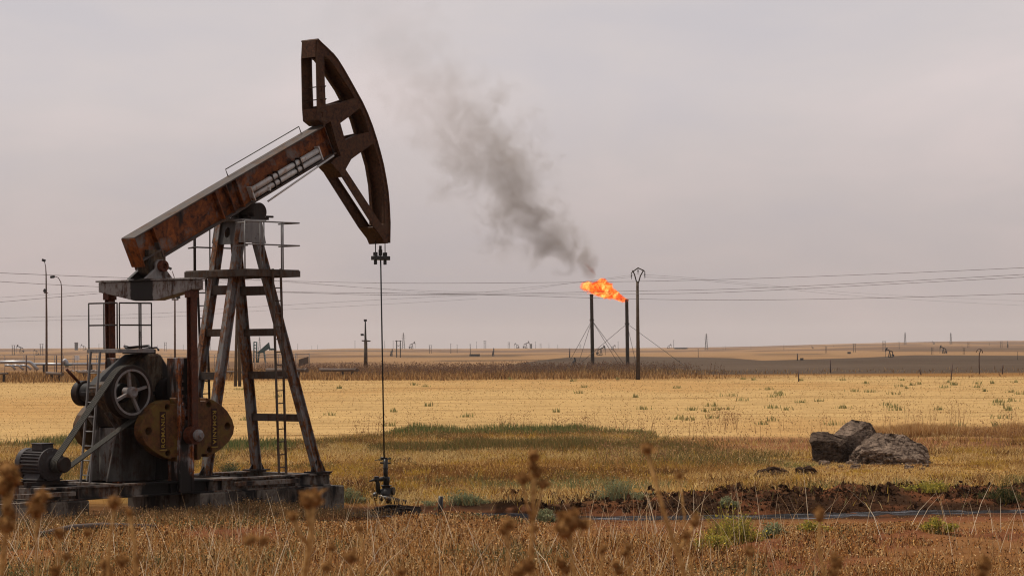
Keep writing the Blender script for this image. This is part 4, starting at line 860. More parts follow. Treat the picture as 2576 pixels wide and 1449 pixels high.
for u, l in ((26, 'leftmost short silver pipe bend under the long silver pipe'), (45, 'middle short silver pipe bend under the long silver pipe'), (65, 'rightmost short silver pipe bend under the long silver pipe')):
    pipe([(u-14, 919, 6), (u, 919.5, 6), (u+6, 922, 6), (u+13, 930, 6)], 3.0*cs, 'silverpipe', l, CY)
pipe([(84, 916, 14), (150, 916.5, 14), (268, 915, 14)], 3.6*cs, 'silverpipe', 'straight grey pipe running behind the white dome and notice board', CY, [(110, 917), (230, 916)])
p = P(164, 925, CY+4); p.z = gz(p); E = empty('pipe_dome', p, 0, 'white capped pipe elbow rising beside the notice board', 'pipe dome')
T = lambda u, v: P(u, v, CY+4)-p
MB().tube([T(168, 924), T(168, 914), T(167, 909), T(164, 906), T(160, 909), T(158, 916)], 5*cs, 14).build('elbow', 'silverpipe', E); MB().bb((T(157, 0).x, -.5, T(0, 921).z), (T(175, 0).x, .5, T(0, 918).z)).build('flange', 'fargreen', E)
p = P(189, 931, CY-2); p.z = gz(p); T = lambda u, v: P(u, v, CY-2)-p; E = empty('notice_board', p, 0, 'small white notice board on two thin legs inside the compound', 'sign')
MB().bb((T(183, 0).x, -.03, T(0, 907).z), (T(194.5, 0).x, .03, T(0, 895).z)).build('panel', 'white', E)
for u in (183.5, 194): MB().tube([T(u, 936), T(u, 896)], .04, 6).build('leg', 'fence', E)
p = P(222, 932.5, CY-20); p.z = gz(p)
g = MB()
for k in range(40):
    u = random.uniform(178, 266); q_ = P(u, 932.5+random.uniform(-1, 1.0), CY-20)-p; g.box(q_, (random.uniform(.1, .5), .3, random.uniform(.05, .16)), Matrix.Rotation(random.uniform(-.4, .4), 3, 'Y'))
tag(g.build('litter', 'white', None, 0, p), 'strip of scattered white litter on the ground before the notice board', 'litter', None, 'stuff')
pipe([(671, 930.5, 0), (773, 931, -6)], 4.6*cs*.85, 'brownpipe', 'dark open-ended pipe on supports seen behind the front pump legs', CY-60, [(752, 931), (690, 931)], 'pipeline', True)
pipe([(805, 930, 8), (842, 930.5, 6), (898, 930.5, -6)], 4.2*cs*.85, 'brownpipe', 'dark open-ended pipe on supports left of the transformer pole', CY-60, [(862, 931), (887, 931)], 'pipeline', True)
pipe([(545, 935, 4), (618, 935.5, -2)], 3*cs*.85, 'brownpipe', 'dark low pipe crossing behind the twin timber pole', CY-60, [(580, 935)])
pipe([(118, 938, 8), (157, 941, -8)], 4.2*cs*.7, 'brownpipe', 'stubby dark pipe end pointing at the viewer in the left weeds', CY-90, [(130, 941), (150, 941)], 'pipeline', True)
pipe([(-30, 941, 2), (19, 939, -6)], 2.6*cs*.7, 'brownpipe', 'small dark pipe on a stand at the far left edge', CY-90, [(10, 940)], 'pipeline', True)
pipe([(198, 935.5, 2), (246, 937, -6)], 3.6*cs*.7, 'brownpipe', 'small dark pipe before the strip of white litter', CY-70, [(212, 937)], 'pipeline', True)
# green unit behind the fence
p = P(665, 905, 620); p.z = gz(p); T = lambda u, v: P(u, v, 620)-p
E = empty('pumping_unit', p, 0, 'dark green slanting pumping unit behind the pipe fence', 'pumping unit')
g = MB()
for u in (638.5, 645.5): g.tube([T(u, 912), T(u+.3, 860)], .16, 6)
for v in (860, 868, 876, 884): g.tube([T(638.5, v), T(645.8, v+1)], .12, 5)
g.build('frame', 'fargreen', E)
g = MB(); pl = [T(644, 889), T(676, 861), T(679, 876), T(668, 882), T(660, 888)]; g.add(pl+[q_+Vector((0, 1.2, 0)) for q_ in pl], [(0, 1, 2, 3, 4), (9, 8, 7, 6, 5)]+[(i, (i+1) % 5, (i+1) % 5+5, i+5) for i in range(5)]); g.build('beam', 'fargreen', E)
MB().bb(T(677, 881), T(692, 876)+Vector((0, 1.2, 0))).build('tank', 'fargreen', E)
g = MB(); g.tube([T(652, 886), T(649, 912)], .2, 6); g.tube([T(664, 885), T(668, 912)], .2, 6); g.build('leg', 'fargreen', E)

# ================================================================== DISTANT THINGS
def far_jack_proto():
    E = empty('distant_pumpjack', (0, 0, 0), 0, 'x', 'pumpjack', 'pumpjacks on the distant plain')
    g = MB(); g.bb((-3.6, -.8, 0), (1.2, .8, .6)); g.build('base', 'far', E)
    g = MB()
    for sx_ in (-1, 1):
        for sy in (-1, 1): g.beam((sx_*1.2, sy*.9, .5), (0, sy*.15, 6.3), .36, .36)
    for z in (2, 3.6, 5): k = 1.2*(1-z/6.6); g.beam((-k, -.5, z), (k, -.5, z), .35, .35)
    g.build('post', 'far', E)
    g = MB(); a = R(22); d = Vector((math.cos(a), 0, math.sin(a))); c_ = Vector((0, 0, 6.6)); g.beam(c_-d*3.4, c_+d*3.0, .95, .7, (0, 0, 1)); g.build('beam', 'far', E)
    g = MB(); g.prism([(2.2, 9.9), (2.9, 9.8), (3.7, 8.9), (4.2, 7.6), (4.35, 6.3), (4.2, 5.2), (3.85, 5.2), (3.3, 7.0), (2.5, 7.6)], -.45, .45); g.build('head', 'far', E)
    g = MB(); g.tube([(4.1, 0, 5.4), (4.1, 0, .3)], .2, 5); g.build('rod', 'far', E)
    g = MB(); g.beam((-3.1, -.7, 5.2), (-3.1, -.7, 2.2), .4, .4); g.beam((-3.1, .7, 5.2), (-3.1, .7, 2.2), .4, .4); g.bb((-4.2, -1, 1.5), (-2.2, 1, 2.7)); g.bb((-4.6, -.4, .6), (-3.2, .4, 3.0)); g.build('crank_gear', 'far', E)
    return E
protoJ = far_jack_proto(); JH = 10.6; first = [True]
def jack(u, v, hpx, rz, label):
    q = hit(u, v, 200); sc = hpx*q.y/F/JH
    if first[0]:
        first[0] = False; o = protoJ; o.location = q; o.rotation_euler[2] = rz; o.scale = (sc,)*3; o['label'] = label
    else: o = ct(protoJ, q, rz, sc, label)
    return o
Rt, Lf = R(-12), R(190)
for a in [(51, 887.6, 23, Lf, 'distant pumpjack with raised head left of the tallest lamp mast'), (91, 893, 16, Lf, 'low distant pumpjack facing left just left of the tallest lamp mast'), (210, 881, 17, Lf, 'distant pumpjack facing left beside a boxy tower on the left horizon'),
    (1037, 875, 20, Rt, 'distant pumpjack facing right on the horizon right of the pump rod'), (1300, 875, 15, Lf, 'smaller distant pumpjack facing left beside a bigger right-facing one'), (1324, 876.3, 20, Rt, 'distant pumpjack facing right with a dark tank in front, left of the flare'),
    (985, 896, 20, R(75), 'distant end-on pumpjack below the horizon just right of the pump rod'), (1241, 896, 22, R(80), 'dark end-on pumpjack on the burnt strip left of the flare stacks'), (1512, 894, 28, Rt, 'distant pumpjack with raised head seen between the two flare stacks'),
    (1543, 880, 14, Rt, 'small distant pumpjack on the horizon between the two flare stacks'), (1684, 877, 13, Rt, 'small distant pumpjack beside a low shed on the horizon right of the yoke pole'), (2044, 877, 7, Lf, 'tiny distant pumpjack on the horizon above the left fence post'),
    (2238, 899, 27, Lf, 'distant pumpjack facing left at the edge of the burnt field, left of another'), (2348, 866, 9, Lf, 'tiny distant pumpjack on the right-hand skyline'), (2373, 889.5, 23, Lf, 'distant pumpjack facing left between the two tall right-hand fence posts'), (2535, 875, 18, R(80), 'distant end-on pumpjack near the right edge of the picture')]:
    jack(*a)
q = hit(1443.5, 927.5, 200); jack_s = 31*q.y/F/JH; ct(protoJ, q, R(70), jack_s, 'small dark end-on pump on the burnt field left of the left flare stack')
def far_pole(): 
    E = empty('distant_pole', (0, 0, 0), 0, 'x', 'utility pole', 'thin poles on the horizon'); MB().tube([(0, 0, -.5), (0, 0, 10)], [.30, .22], 5).build('shaft', 'far', E); MB().beam((-.8, 0, 9.4), (.8, 0, 9.4), .15, .15).build('crossarm', 'far', E); return E
def far_h():
    E = empty('distant_frame_pole', (0, 0, 0), 0, 'x', 'utility pole', 'two-legged poles on the plain')
    for x in (-1.1, 1.1): MB().tube([(x, 0, -.5), (x, 0, 10)], .3, 5).build('shaft', 'far', E)
    g = MB(); g.beam((-1.9, 0, 9.6), (1.9, 0, 9.6), .3, .3); g.beam((-1.1, 0, 6), (1.1, 0, 7.6), .15, .15); g.beam((-1.1, 0, 7.6), (1.1, 0, 6), .15, .15); g.build('crossarm', 'far', E); return E
def far_pylon():
    E = empty('lattice_pylon', (0, 0, 0), 0, 'x', 'pylon', 'lattice pylons on the horizon'); g = MB()
    def w(z): return .72*(1-z/10)**1.15+.12
    zs = [0, 1.6, 3.1, 4.5, 5.8, 7, 8, 9, 10]
    for sx_ in (-1, 1):
        for sy in (-1, 1):
            for z0, z1 in zip(zs, zs[1:]): g.beam((sx_*w(z0), sy*w(z0), z0), (sx_*w(z1), sy*w(z1), z1), .16, .16)
    for z0, z1 in zip(zs, zs[1:]):
        for sy in (-1, 1): g.beam((-w(z0), sy*w(z0), z0), (w(z1), sy*w(z1), z1), .06, .06); g.beam((w(z0), sy*w(z0), z0), (-w(z1), sy*w(z1), z1), .06, .06)
    g.build('tower', 'far', E)
    g = MB()
    for z, l in ((6.6, 1.3), (7.8, 1.1), (8.9, .9)): g.beam((-l, 0, z), (l, 0, z), .14, .14)
    g.build('crossarm', 'far', E); return E
def place(proto, items, labf):
    f0 = True
    for k, (u, v, h) in enumerate(items):
        q = hit(u, v, 200); sc = h*q.y/F/10; l = labf(k)
        if f0: f0 = False; o = proto; o.location = q; o.scale = (sc,)*3; o['label'] = l; o.rotation_euler[2] = random.uniform(-.3, .3)
        else: o = ct(proto, q, random.uniform(-.3, .3), sc, l)
place(far_pole(), [(249, 883, 18), (265, 883, 15), (314, 882, 17), (396, 882, 14), (461, 882, 16), (530, 880, 18), (749, 875, 16), (784, 875, 10), (799, 875, 11), (893, 875, 20), (968, 876, 19), (989, 876, 20), (1134, 889, 25), (1150, 888, 21), (1183, 895, 30), (1199, 876, 18), (1347, 876, 17), (1381, 877, 14), (1403, 878, 12), (1555, 880, 21), (1598, 879, 10), (1695, 877, 22), (1756.5, 899, 22), (1819, 880, 9), (1825, 880, 10), (1889, 879, 10), (1972, 880, 14), (2097, 873, 6), (2262, 878, 19), (2420, 876, 8), (2489, 868, 8), (2560, 905, 20)],
    lambda k: 'thin grey utility pole far off on the hazy plain')
place(far_h(), [(33.6, 893, 25), (104.5, 894, 29), (416, 883, 22), (1002.5, 899, 43), (1082.5, 889, 21), (1220, 876, 20), (1280, 876, 16), (1360, 876, 12), (1460, 878, 12), (2078, 888, 17), (2149, 886, 22), (2224, 883, 25), (2345, 892, 18), (2436, 875, 14), (2519, 875, 17), (2425, 892, 18)],
    lambda k: ['two-legged frame pole left of the leftmost distant pumpjack', 'two-legged frame pole just left of the tallest lamp mast', 'two-legged frame pole on the horizon beside the third lamp mast', 'tall two-legged frame pole standing below the horizon right of the pump rod', 'low two-legged pole midway between the pump rod and the flare stacks', 'two-legged pole on the skyline above the dark end-on pumpjack', 'two-legged pole on the skyline left of the paired pumpjacks', 'short two-legged pole just right of the paired pumpjacks', 'two-legged pole on the skyline just left of the left flare stack', 'slim two-legged pole, leftmost on the right-hand slope', 'two-legged pole on the right-hand slope, second from its left', 'tall two-legged pole just left of the largest right-hand pumpjack', 'two-legged pole left of the pumpjack near the tall fence posts', 'two-legged pole on the skyline above the bent lamp post', 'two-legged pole beside the end-on pumpjack at the right edge', 'two-legged pole below the skyline left of the bent lamp post'][k])
place(far_pylon(), [(353, 872, 42), (653, 876, 34), (1015, 876, 40), (1777, 880, 41), (2277, 867, 31), (2392, 866, 29)],
    lambda k: ['faint lattice pylon behind the gearbox railing', 'faint lattice pylon seen between the pumpjack legs', 'lattice pylon just right of the pump rod', 'lattice pylon on the horizon right of the yoke pole', 'left one of the two pylons on the right-hand skyline', 'right one of the two pylons on the right-hand skyline'][k])
def fbox(u, v, w, h, label, cat, name):
    q = hit(u, v, 200); s = q.y/F; E = empty(name, q, 0, label, cat)
    MB().bb((-w*s/2, -w*s*.3, -.3), (w*s/2, w*s*.3, h*s)).build('body', 'far', E, w*s*.03); MB().bb((-w*s*.54, -w*s*.34, h*s), (w*s*.54, w*s*.34, h*s*1.1)).build('roof', 'far', E); return E
fbox(192, 881, 8, 18, 'boxy grey tower on the left horizon', 'tower', 'service_tower'); fbox(1336, 877, 5, 11, 'dark upright tank beside a right-facing pumpjack on the horizon', 'tank', 'storage_tank')
fbox(1194, 896, 26, 5, 'low dark hut on the burnt strip left of the flare stacks', 'hut', 'low_hut'); fbox(1713, 878, 32, 3.5, 'long low shed on the horizon right of the yoke pole', 'shed', 'low_shed')
fbox(2017, 906, 8, 5, 'small dark cabin at the burnt field edge above the left fence post', 'cabin', 'small_cabin'); fbox(2136, 890, 8, 4.5, 'small dark cabin on the right-hand slope', 'cabin', 'small_cabin')
# transformer pole
q = hit(919.6, 921, 200); q.y = 430; q.x = P(919.6, 921, 430).x; q.z = float(terr(q.x, q.y)); T = lambda u, v: P(u, v, q.y)-q
E = empty('transformer_pole', q, 0, 'lone thin pole with a crossarm and fittings right of the pipe ends', 'utility pole')
MB().tube([T(920, 925), T(920, 855)], [.33, .26], 8).build('shaft', 'pole', E); MB().tube([T(919.5, 862), T(919, 806)], [.2, .1], 6).build('mast_extension', 'far', E)
MB().beam(T(910, 857), T(932, 858), .2, .2).build('crossarm', 'pole', E)
g = MB(); g.box(T(911, 842), (.5, .3, .35)); g.tube([T(911, 842), T(919, 845)], .06, 5); g.build('bracket_lamp', 'far', E)
g = MB(); g.box(T(919, 806), (.5, .3, .35)); g.build('top_fitting', 'far', E)
for u, vt, vb, l, lean in ((2009, 930, 960, 'dark fence post at the field edge, leftmost of the near right-hand posts', 0), (2392, 916, 957, 'tall dark fence post at the field edge left of the bent lamp post', 4), (2318, 928, 943, 'short dark post leaning left at the edge of the burnt field', -6), (2089, 905, 938, 'faint grey post standing in the burnt field', 0), (2522, 918, 941, 'short faint post near the right edge of the burnt field', 0), (2006, 889, 907, 'thin post beside the small dark cabin', 0), (1433, 876, 900, 'thick post on the slope left of the left flare stack', 0), (1387, 911, 931, 'dark post in the weeds left of the small dark pump', 0), (1267, 915, 929, 'short post among the weeds far left of the flare stacks', 0)):
    q = hit(u, vb, 150); s = q.y/F; tp = P(u+lean, vt, q.y)-q
    tag(MB().tube([(0, 0, -.15), tp*.5, tp], [max(.05, 1.6*s), 1.5*s, 1.3*s], 6).build('fence_post', 'lampgrey', None, 0, q), l, 'post', 'posts of the field edge')
q = hit(2464, 941, 150); T = lambda u, v: P(u, v, q.y)-q
E = empty('bent_lamp_post', q, 0, 'slim post with a bent hooked top at the far right field edge', 'lamp post')
MB().tube([T(2464, 944), T(2463, 905), T(2463.5, 890), T(2468, 879)], 1.3*q.y/F, 6).build('mast', 'lampgrey', E); MB().tube([T(2456, 886), T(2459, 879), T(2465, 877), T(2470, 880), T(2472, 888)], 1.0*q.y/F, 6).build('hook', 'lampgrey', E)

# ================================================================== VEGETATION
def strips(name, V, Fq, C, label, kind='stuff', cat=None):
    me = bpy.data.meshes.new(name); me.vertices.add(len(V)); me.vertices.foreach_set('co', V.astype(np.float32).ravel())
    me.loops.add(Fq.size); me.loops.foreach_set('vertex_index', Fq.ravel().astype(np.int32)); me.polygons.add(len(Fq)); k = Fq.shape[1]
    me.polygons.foreach_set('loop_start', np.arange(0, Fq.size, k, dtype=np.int32)); me.update()
    at = me.color_attributes.new('col', 'FLOAT_COLOR', 'POINT'); at.data.foreach_set('color', np.concatenate([C, np.ones((len(C), 1))], 1).astype(np.float32).ravel())
    me.materials.append(M['grass']); o = bpy.data.objects.new(name, me); COL.objects.link(o)
    return tag(o, label, cat, None, kind) if kind else o
def blade_arrays(p, h, w, lean, col):
    n = len(p); az = RNG.uniform(0, 2*PI, n); la = RNG.uniform(0, 2*PI, n); s = np.stack([np.cos(az), np.sin(az), 0*az], 1)*w[:, None]*.5
    l = np.stack([np.cos(la), np.sin(la), 0*la], 1)*(lean*h)[:, None]; up = np.zeros((n, 3)); up[:, 2] = 1
    m_ = p+up*(h*.52)[:, None]+l*.45; t_ = p+up*(h*np.sqrt(np.maximum(.1, 1-lean**2*.5)))[:, None]+l
    V = np.stack([p-s, p+s, m_+s*.7, m_-s*.7, t_+s*.15, t_-s*.15], 1).reshape(-1, 3)
    b = np.arange(n)[:, None]*6; Fq = np.concatenate([b+np.array([[0, 1, 2, 3]]), b+np.array([[3, 2, 4, 5]])], 0)
    return V, Fq, np.repeat(col, 6, 0)
def speck_arrays(p, r, col):
    n = len(p); a = RNG.normal(0, 1, (n, 3)); a /= np.linalg.norm(a, axis=1)[:, None]; b = RNG.normal(0, 1, (n, 3)); b -= a*(a*b).sum(1)[:, None]; b /= np.linalg.norm(b, axis=1)[:, None]
    V = np.stack([p-a*r[:, None], p+b*r[:, None]*.6, p+a*r[:, None], p-b*r[:, None]*.6], 1).reshape(-1, 3)
    return V, np.arange(n*4).reshape(n, 4), np.repeat(col, 4, 0)
def pick(cols, n, jit=.25):
    c = np.array(cols)[RNG.integers(0, len(cols), n)]; return c*(1+RNG.uniform(-jit, jit, (n, 1)))
def scatter(n, y0, y1, half=.235, pw=1.0, x0=None):
    y = y0+(y1-y0)*RNG.random(n)**pw; u = RNG.uniform(-half, half, n)
    x = u*y; return x, y
def uv_of(x, y, z): return x/y*F+1288, 880+(H-z)/y*F
def cat_arr(L_):
    V, Fq, C = [], [], []; o = 0
    for v, f, c in L_: V.append(v); Fq.append(f+o); C.append(c); o += len(v)
    return np.concatenate(V), np.concatenate(Fq), np.concatenate(C)
PUMPX = lambda x, y: ((x-O[0])*CP+(y-O[1])*SP, -(x-O[0])*SP+(y-O[1])*CP)
def clear(x, y):
    mx, my = PUMPX(x, y); a = (mx > -7.2) & (mx < 1.8) & (np.abs(my) < 1.05)
    d = y-ys_(x)+(fbm(x*.5, y*.1, 5)-.5)*1.3; s = (np.abs(d) < 1.0) & (x > -4.8)
    return ~(a | s)
# foreground weeds
x, y = scatter(150000, 31, 57.5, pw=.9); n1 = fbm(x*.35, y*.35, 101); n2 = fbm(x*.12, y*.12, 105)
bare = ((x > .5+2*(n2-.5)) & (y > 42.5+5*(n1-.5)) & (n1+.2*vn(x*.6, y*.6, 8) < .78)) | ((x > 4.0) & (y > 38) & (n1+.25*vn(x*.3, y*.3, 7) < .70)) | (n1 < .43) | ((x > -4.4) & (ys_(x)-y < 2.6+3*(n2-.5)))
k = clear(x, y) & (~bare | (RNG.random(len(x)) < .10)); x, y, n1, n2 = x[k], y[k], n1[k], n2[k]; z = terr(x, y)
near = np.where(x > -4.6, sst(3.5, 14, ys_(x)-y), sst(60, 44, y)*.6+.4)
hh = (.08+.38*n1*RNG.random(len(x)))*(1+.5*sst(43, 36, y))*(1-.45*sst(2.5, 5, x))*(.07+.93*near); col = pick([(.33, .155, .045), (.42, .22, .075), (.23, .095, .028), (.50, .31, .12), (.11, .048, .018), (.055, .026, .012), (.60, .42, .2)], len(x))
gr = (fbm(x*.5, y*.5, 120) > .62) & (RNG.random(len(x)) < .5); col[gr] = pick([(.13, .14, .06), (.10, .11, .05)], gr.sum())
A1 = blade_arrays(np.stack([x, y, z], 1), hh, RNG.uniform(.008, .02, len(x)), RNG.uniform(.05, .8, len(x)), col)
m_ = 110000; i = RNG.integers(0, len(x), m_); sp_ = np.stack([x[i], y[i], z[i]], 1)+np.stack([RNG.normal(0, .06, m_), RNG.normal(0, .06, m_), hh[i]*RNG.uniform(.1, 1.05, m_)], 1)
A2 = speck_arrays(sp_, RNG.uniform(.010, .028, m_), pick([(.42, .19, .055), (.52, .28, .10), (.26, .10, .028), (.12, .05, .02), (.58, .40, .2), (.05, .024, .012)], m_))
strips('dry_weeds', *cat_arr([A1, A2]), 'tangle of brown dry weeds across the foreground')
# pale straw stalks
x, y = scatter(1100, 31, 50, pw=.8); k = clear(x, y) & (fbm(x*.3, y*.3, 130) > .47); x, y = x[k], y[k]; z = terr(x, y)
A = blade_arrays(np.stack([x, y, z], 1), RNG.uniform(.4, 1.25, len(x)), RNG.uniform(.007, .015, len(x)), RNG.uniform(.2, .8, len(x)), pick([(.62, .48, .30), (.75, .62, .44), (.5, .33, .17)], len(x)))
x, y = scatter(2600, 31, 47, pw=.8); k = (fbm(x*.3, y*.3, 133) > .42) & ((x < 3) | (y < 41)); x, y = x[k], y[k]; n = len(x)
B = blade_arrays(np.stack([x, y, terr(x, y)], 1), RNG.uniform(.3, .85, n), RNG.uniform(.006, .012, n), RNG.uniform(.2, .85, n), pick([(.45, .25, .09), (.36, .18, .055), (.55, .36, .16), (.22, .10, .035)], n))
strips('straw_stalks', *cat_arr([A, B]), 'long pale straw stalks leaning out of the foreground weeds')
# mid grass between stream and field
x, y = scatter(300000, 59.5, 114, pw=.8); z = terr(x, y); u, v = uv_of(x, y, z); n1 = fbm(x*.3, y*.22, 140); n2 = fbm(x*.11, y*.16, 145); n3 = fbm(x*1.1, y*.8, 147)
d = y-ys_(x); bank = ((d < 2.6+7.2*fbm(x*.32+4, x*0+y*.05, 191)+3*(n3-.5)) & (x > 1.5+3*(n1-.5))) | (d < 2.2); track = (y > 89+3*(n3-.5)) & (x > 5+4*(n2-.5)) & (n1 < .68)
edge = y < 100+9*sst(9, 4, x)*sst(-9, -5, x)+8*(fbm(x*.15, y*0, 149)-.5)
k = clear(x, y) & ~(bank & (RNG.random(len(x)) < .95)) & ~(track & (RNG.random(len(x)) < .85)) & edge; x, y, z, u, v, n1, n2, n3 = (q_[k] for q_ in (x, y, z, u, v, n1, n2, n3))
n5 = fbm(x*.09+5, y*.14, 148)
col = pick([(.33, .19, .055), (.40, .24, .08), (.27, .14, .045), (.19, .09, .03)], len(x)); pg = (n5 > .52) & (RNG.random(len(x)) < .8); col[pg] = pick([(.52, .35, .14), (.45, .29, .10), (.58, .42, .19)], pg.sum()); rb = (n5 < .42) & (RNG.random(len(x)) < .7); col[rb] = pick([(.17, .075, .026), (.11, .05, .02), (.22, .11, .04)], rb.sum())
wx, wy = x+3*(fbm(x*.2, y*.2, 181)-.5), y+6*(fbm(x*.16, y*.2, 182)-.5); pa = fbm(wx*.28, wy*.20, 183); pb = fbm(wx*.5+9, wy*.34, 184)
ol = (pa > .56-.10*sst(84, 96, y)*(x < 8)) & (RNG.random(len(x)) < .75); col[ol] = pick([(.15, .125, .045), (.11, .095, .035), (.20, .14, .05), (.09, .07, .03)], ol.sum())
gg = (pb > .60) & (y < 72) & (x > -4) & (RNG.random(len(x)) < .8); col[gg] = pick([(.16, .165, .07), (.20, .20, .09), (.12, .13, .055), (.24, .20, .08)], gg.sum())
db = (pb < .36) & (RNG.random(len(x)) < .7); col[db] = pick([(.13, .065, .025), (.09, .045, .02), (.18, .09, .035)], db.sum())
yl = (~gg) & (~ol) & (n3 > .63); col[yl] = pick([(.40, .25, .045), (.35, .22, .045)], yl.sum())
hh = (.07+.22*RNG.random(len(x)))*(.5+1.0*n1); hh = hh*np.where((x > 8.0) & (x < 14) & (y > 70) & (y < 86), .35, 1)
A1 = blade_arrays(np.stack([x, y, z], 1), hh, RNG.uniform(.010, .026, len(x)), RNG.uniform(.15, 1.05, len(x)), col)
m_ = 60000; i = RNG.integers(0, len(x), m_); sp_ = np.stack([x[i], y[i], z[i]], 1)+np.stack([RNG.normal(0, .1, m_), RNG.normal(0, .1, m_), hh[i]*RNG.uniform(.4, 1.2, m_)], 1)
A2 = speck_arrays(sp_, RNG.uniform(.012, .035, m_), pick([(.33, .18, .07), (.45, .3, .14), (.22, .11, .04), (.16, .09, .04)], m_))
strips('yellow_grass', *cat_arr([A1, A2]), 'yellow and olive grass between the oil stream and the stubble field')
# reeds: dark green strip
def reeds(u0, u1, v0, n, hm, cols, name, label):
    uu = RNG.uniform(u0, u1, n); a = np.array([hit(t_, v0)[:] for t_ in np.linspace(u0, u1, 12)]); x = np.interp(uu, np.linspace(u0, u1, 12), a[:, 0]); y = np.interp(uu, np.linspace(u0, u1, 12), a[:, 1])+RNG.normal(0, 1.7, n)
    x = x+RNG.normal(0, .2, n); z = terr(x, y); en = np.clip(np.minimum(uu-u0, (u1-uu)*.45)/(.14*(u1-u0)), 0, 1)**.6; fall = (.25+.85*fbm(x*.7, y*.2, 152)+.25*(fbm(x*2.2, y*.4, 153)-.5))*(.25+.75*en); kk = RNG.random(n) < (.15+.85*en)*sst(.30, .52, fbm(x*.45+3, y*.5, 154)); x, y, z, fall = x[kk], y[kk], z[kk], fall[kk]; n = len(x)
    A = blade_arrays(np.stack([x, y, z], 1), hm*fall*RNG.uniform(.5, 1.1, n), RNG.uniform(.02, .045, n), RNG.uniform(.05, .45, n), pick(cols, n)); strips(name, *A, label)
GRN = [(.10, .125, .042), (.13, .145, .052), (.19, .18, .065), (.07, .085, .032), (.25, .18, .07)]
reeds(975, 1640, 1090, 13000, .5, GRN, 'green_reeds', 'dark green reed strip along the field edge')
reeds(900, 1800, 1132, 16000, .5, [(.15, .125, .042), (.11, .10, .036), (.24, .16, .06), (.19, .11, .04)], 'olive_reeds', 'olive rush strip crossing the middle of the grass')
reeds(-60, 230, 1126, 5000, .55, GRN, 'green_reeds', 'dark green reed strip left of the counterweight'); reeds(540, 780, 1134, 4500, .55, GRN, 'green_reeds', 'dark green reed patch right of the counterweight')
n = 16000; x = RNG.uniform(-1, 16, n); y = ys_(x)+RNG.uniform(.9, 6.6, n); k = (RNG.random(n) < sst(-1, 4, x)*(.1+1.2*fbm(x*.8, y*.8, 31))) & (y-ys_(x) < 2.4+7.2*fbm(x*.32+4, x*0+y*.05, 191)); x, y = x[k], y[k]; z = terr(x, y); n = len(x); rr = RNG.uniform(.006, .028, n)*(1+2.6*(RNG.random(n) < .05))
i = np.repeat(np.arange(n), 5); strips('mud_clods', *speck_arrays(np.stack([x[i], y[i], z[i]+rr[i]*.4], 1)+RNG.normal(0, .5, (n*5, 3))*rr[i][:, None], rr[i], pick([(.035, .018, .010), (.06, .030, .016), (.022, .012, .008), (.11, .055, .028)], n*5)), 'rough dark clods strewn over the muddy bank')
# tall seed-headed weeds along the field edge
def seedweeds(n, ulo, uhi, vlo, vhi, hlo, hhi, label, cols=((.30, .17, .08), (.22, .12, .06))):
    us = RNG.uniform(ulo, uhi, n); vs = RNG.uniform(vlo, vhi, n); p = np.array([hit(a, b)[:] for a, b in zip(us, vs)]); h_ = RNG.uniform(hlo, hhi, n)
    A = blade_arrays(p, h_, RNG.uniform(.012, .022, n), RNG.uniform(.05, .4, n), pick(cols, n)); i = np.repeat(np.arange(n), 11); m_ = len(i)
    q_ = p[i]+np.stack([RNG.normal(0, .14, m_), RNG.normal(0, .14, m_), h_[i]*RNG.uniform(.45, 1.08, m_)], 1); B = speck_arrays(q_, RNG.uniform(.016, .04, m_), pick(cols, m_)); return A, B
L_ = []
for a in [(100, 1440, 2100, 1080, 1120, .5, 1.1), (32, 890, 1110, 1085, 1110, .5, 1.0), (80, 2130, 2576, 1060, 1096, .6, 1.2), (80, 1500, 1900, 1140, 1185, .4, .8), (36, 1250, 1500, 1075, 1090, .5, .9), (40, 2430, 2576, 1120, 1150, .6, 1.0), (40, 1780, 1860, 1060, 1090, .5, .9)]: L_ += list(seedweeds(*a, ''))
strips('seed_weeds', *cat_arr(L_), 'tall brown seed-headed weeds standing along the field edge')
# rust-brown weed bank right of the chunks
us = RNG.uniform(2195, 2600, 16000); hv = np.interp(us, [2195, 2300, 2420, 2600], [1098, 1098, 1096, 1094]); a = np.array([hit(t_, 1097)[:] for t_ in np.linspace(2195, 2600, 10)]); x = np.interp(us, np.linspace(2195, 2600, 10), a[:, 0]); y = np.interp(us, np.linspace(2195, 2600, 10), a[:, 1])+RNG.uniform(-1, 3, len(us)); z = terr(x, y)
strips('russet_weeds', *blade_arrays(np.stack([x, y, z], 1), RNG.uniform(.12, .62, len(x))*(.25+1.1*fbm(x*.8, y*.3, 7)), RNG.uniform(.015, .03, len(x)), RNG.uniform(.1, .7, len(x)), pick([(.36, .19, .07), (.44, .26, .10), (.26, .125, .045), (.52, .34, .16)], len(x))), 'bank of russet dry weeds right of the concrete chunks')
# stubble on the field
x, y = scatter(60000, 96, 330, pw=1.25); rowm = .5+.5*np.sin(y*2*PI/2.6+fbm(x*.05, y*.05, 160)*6); k = (RNG.random(len(x)) < .25+.75*rowm) & (y > 100+10*(fbm(x*.15, y*0, 149)-.5)); x, y = x[k], y[k]; z = terr(x, y)
strips('stubble', *blade_arrays(np.stack([x, y, z], 1), RNG.uniform(.02, .075, len(x))*(1+y/400), RNG.uniform(.02, .05, len(x))*(y/110), RNG.uniform(.5, 1.2, len(x)), pick([(.40, .26, .11), (.48, .335, .155), (.37, .235, .098), (.44, .30, .135)], len(x), .12)), 'pale golden stubble standing over the field')
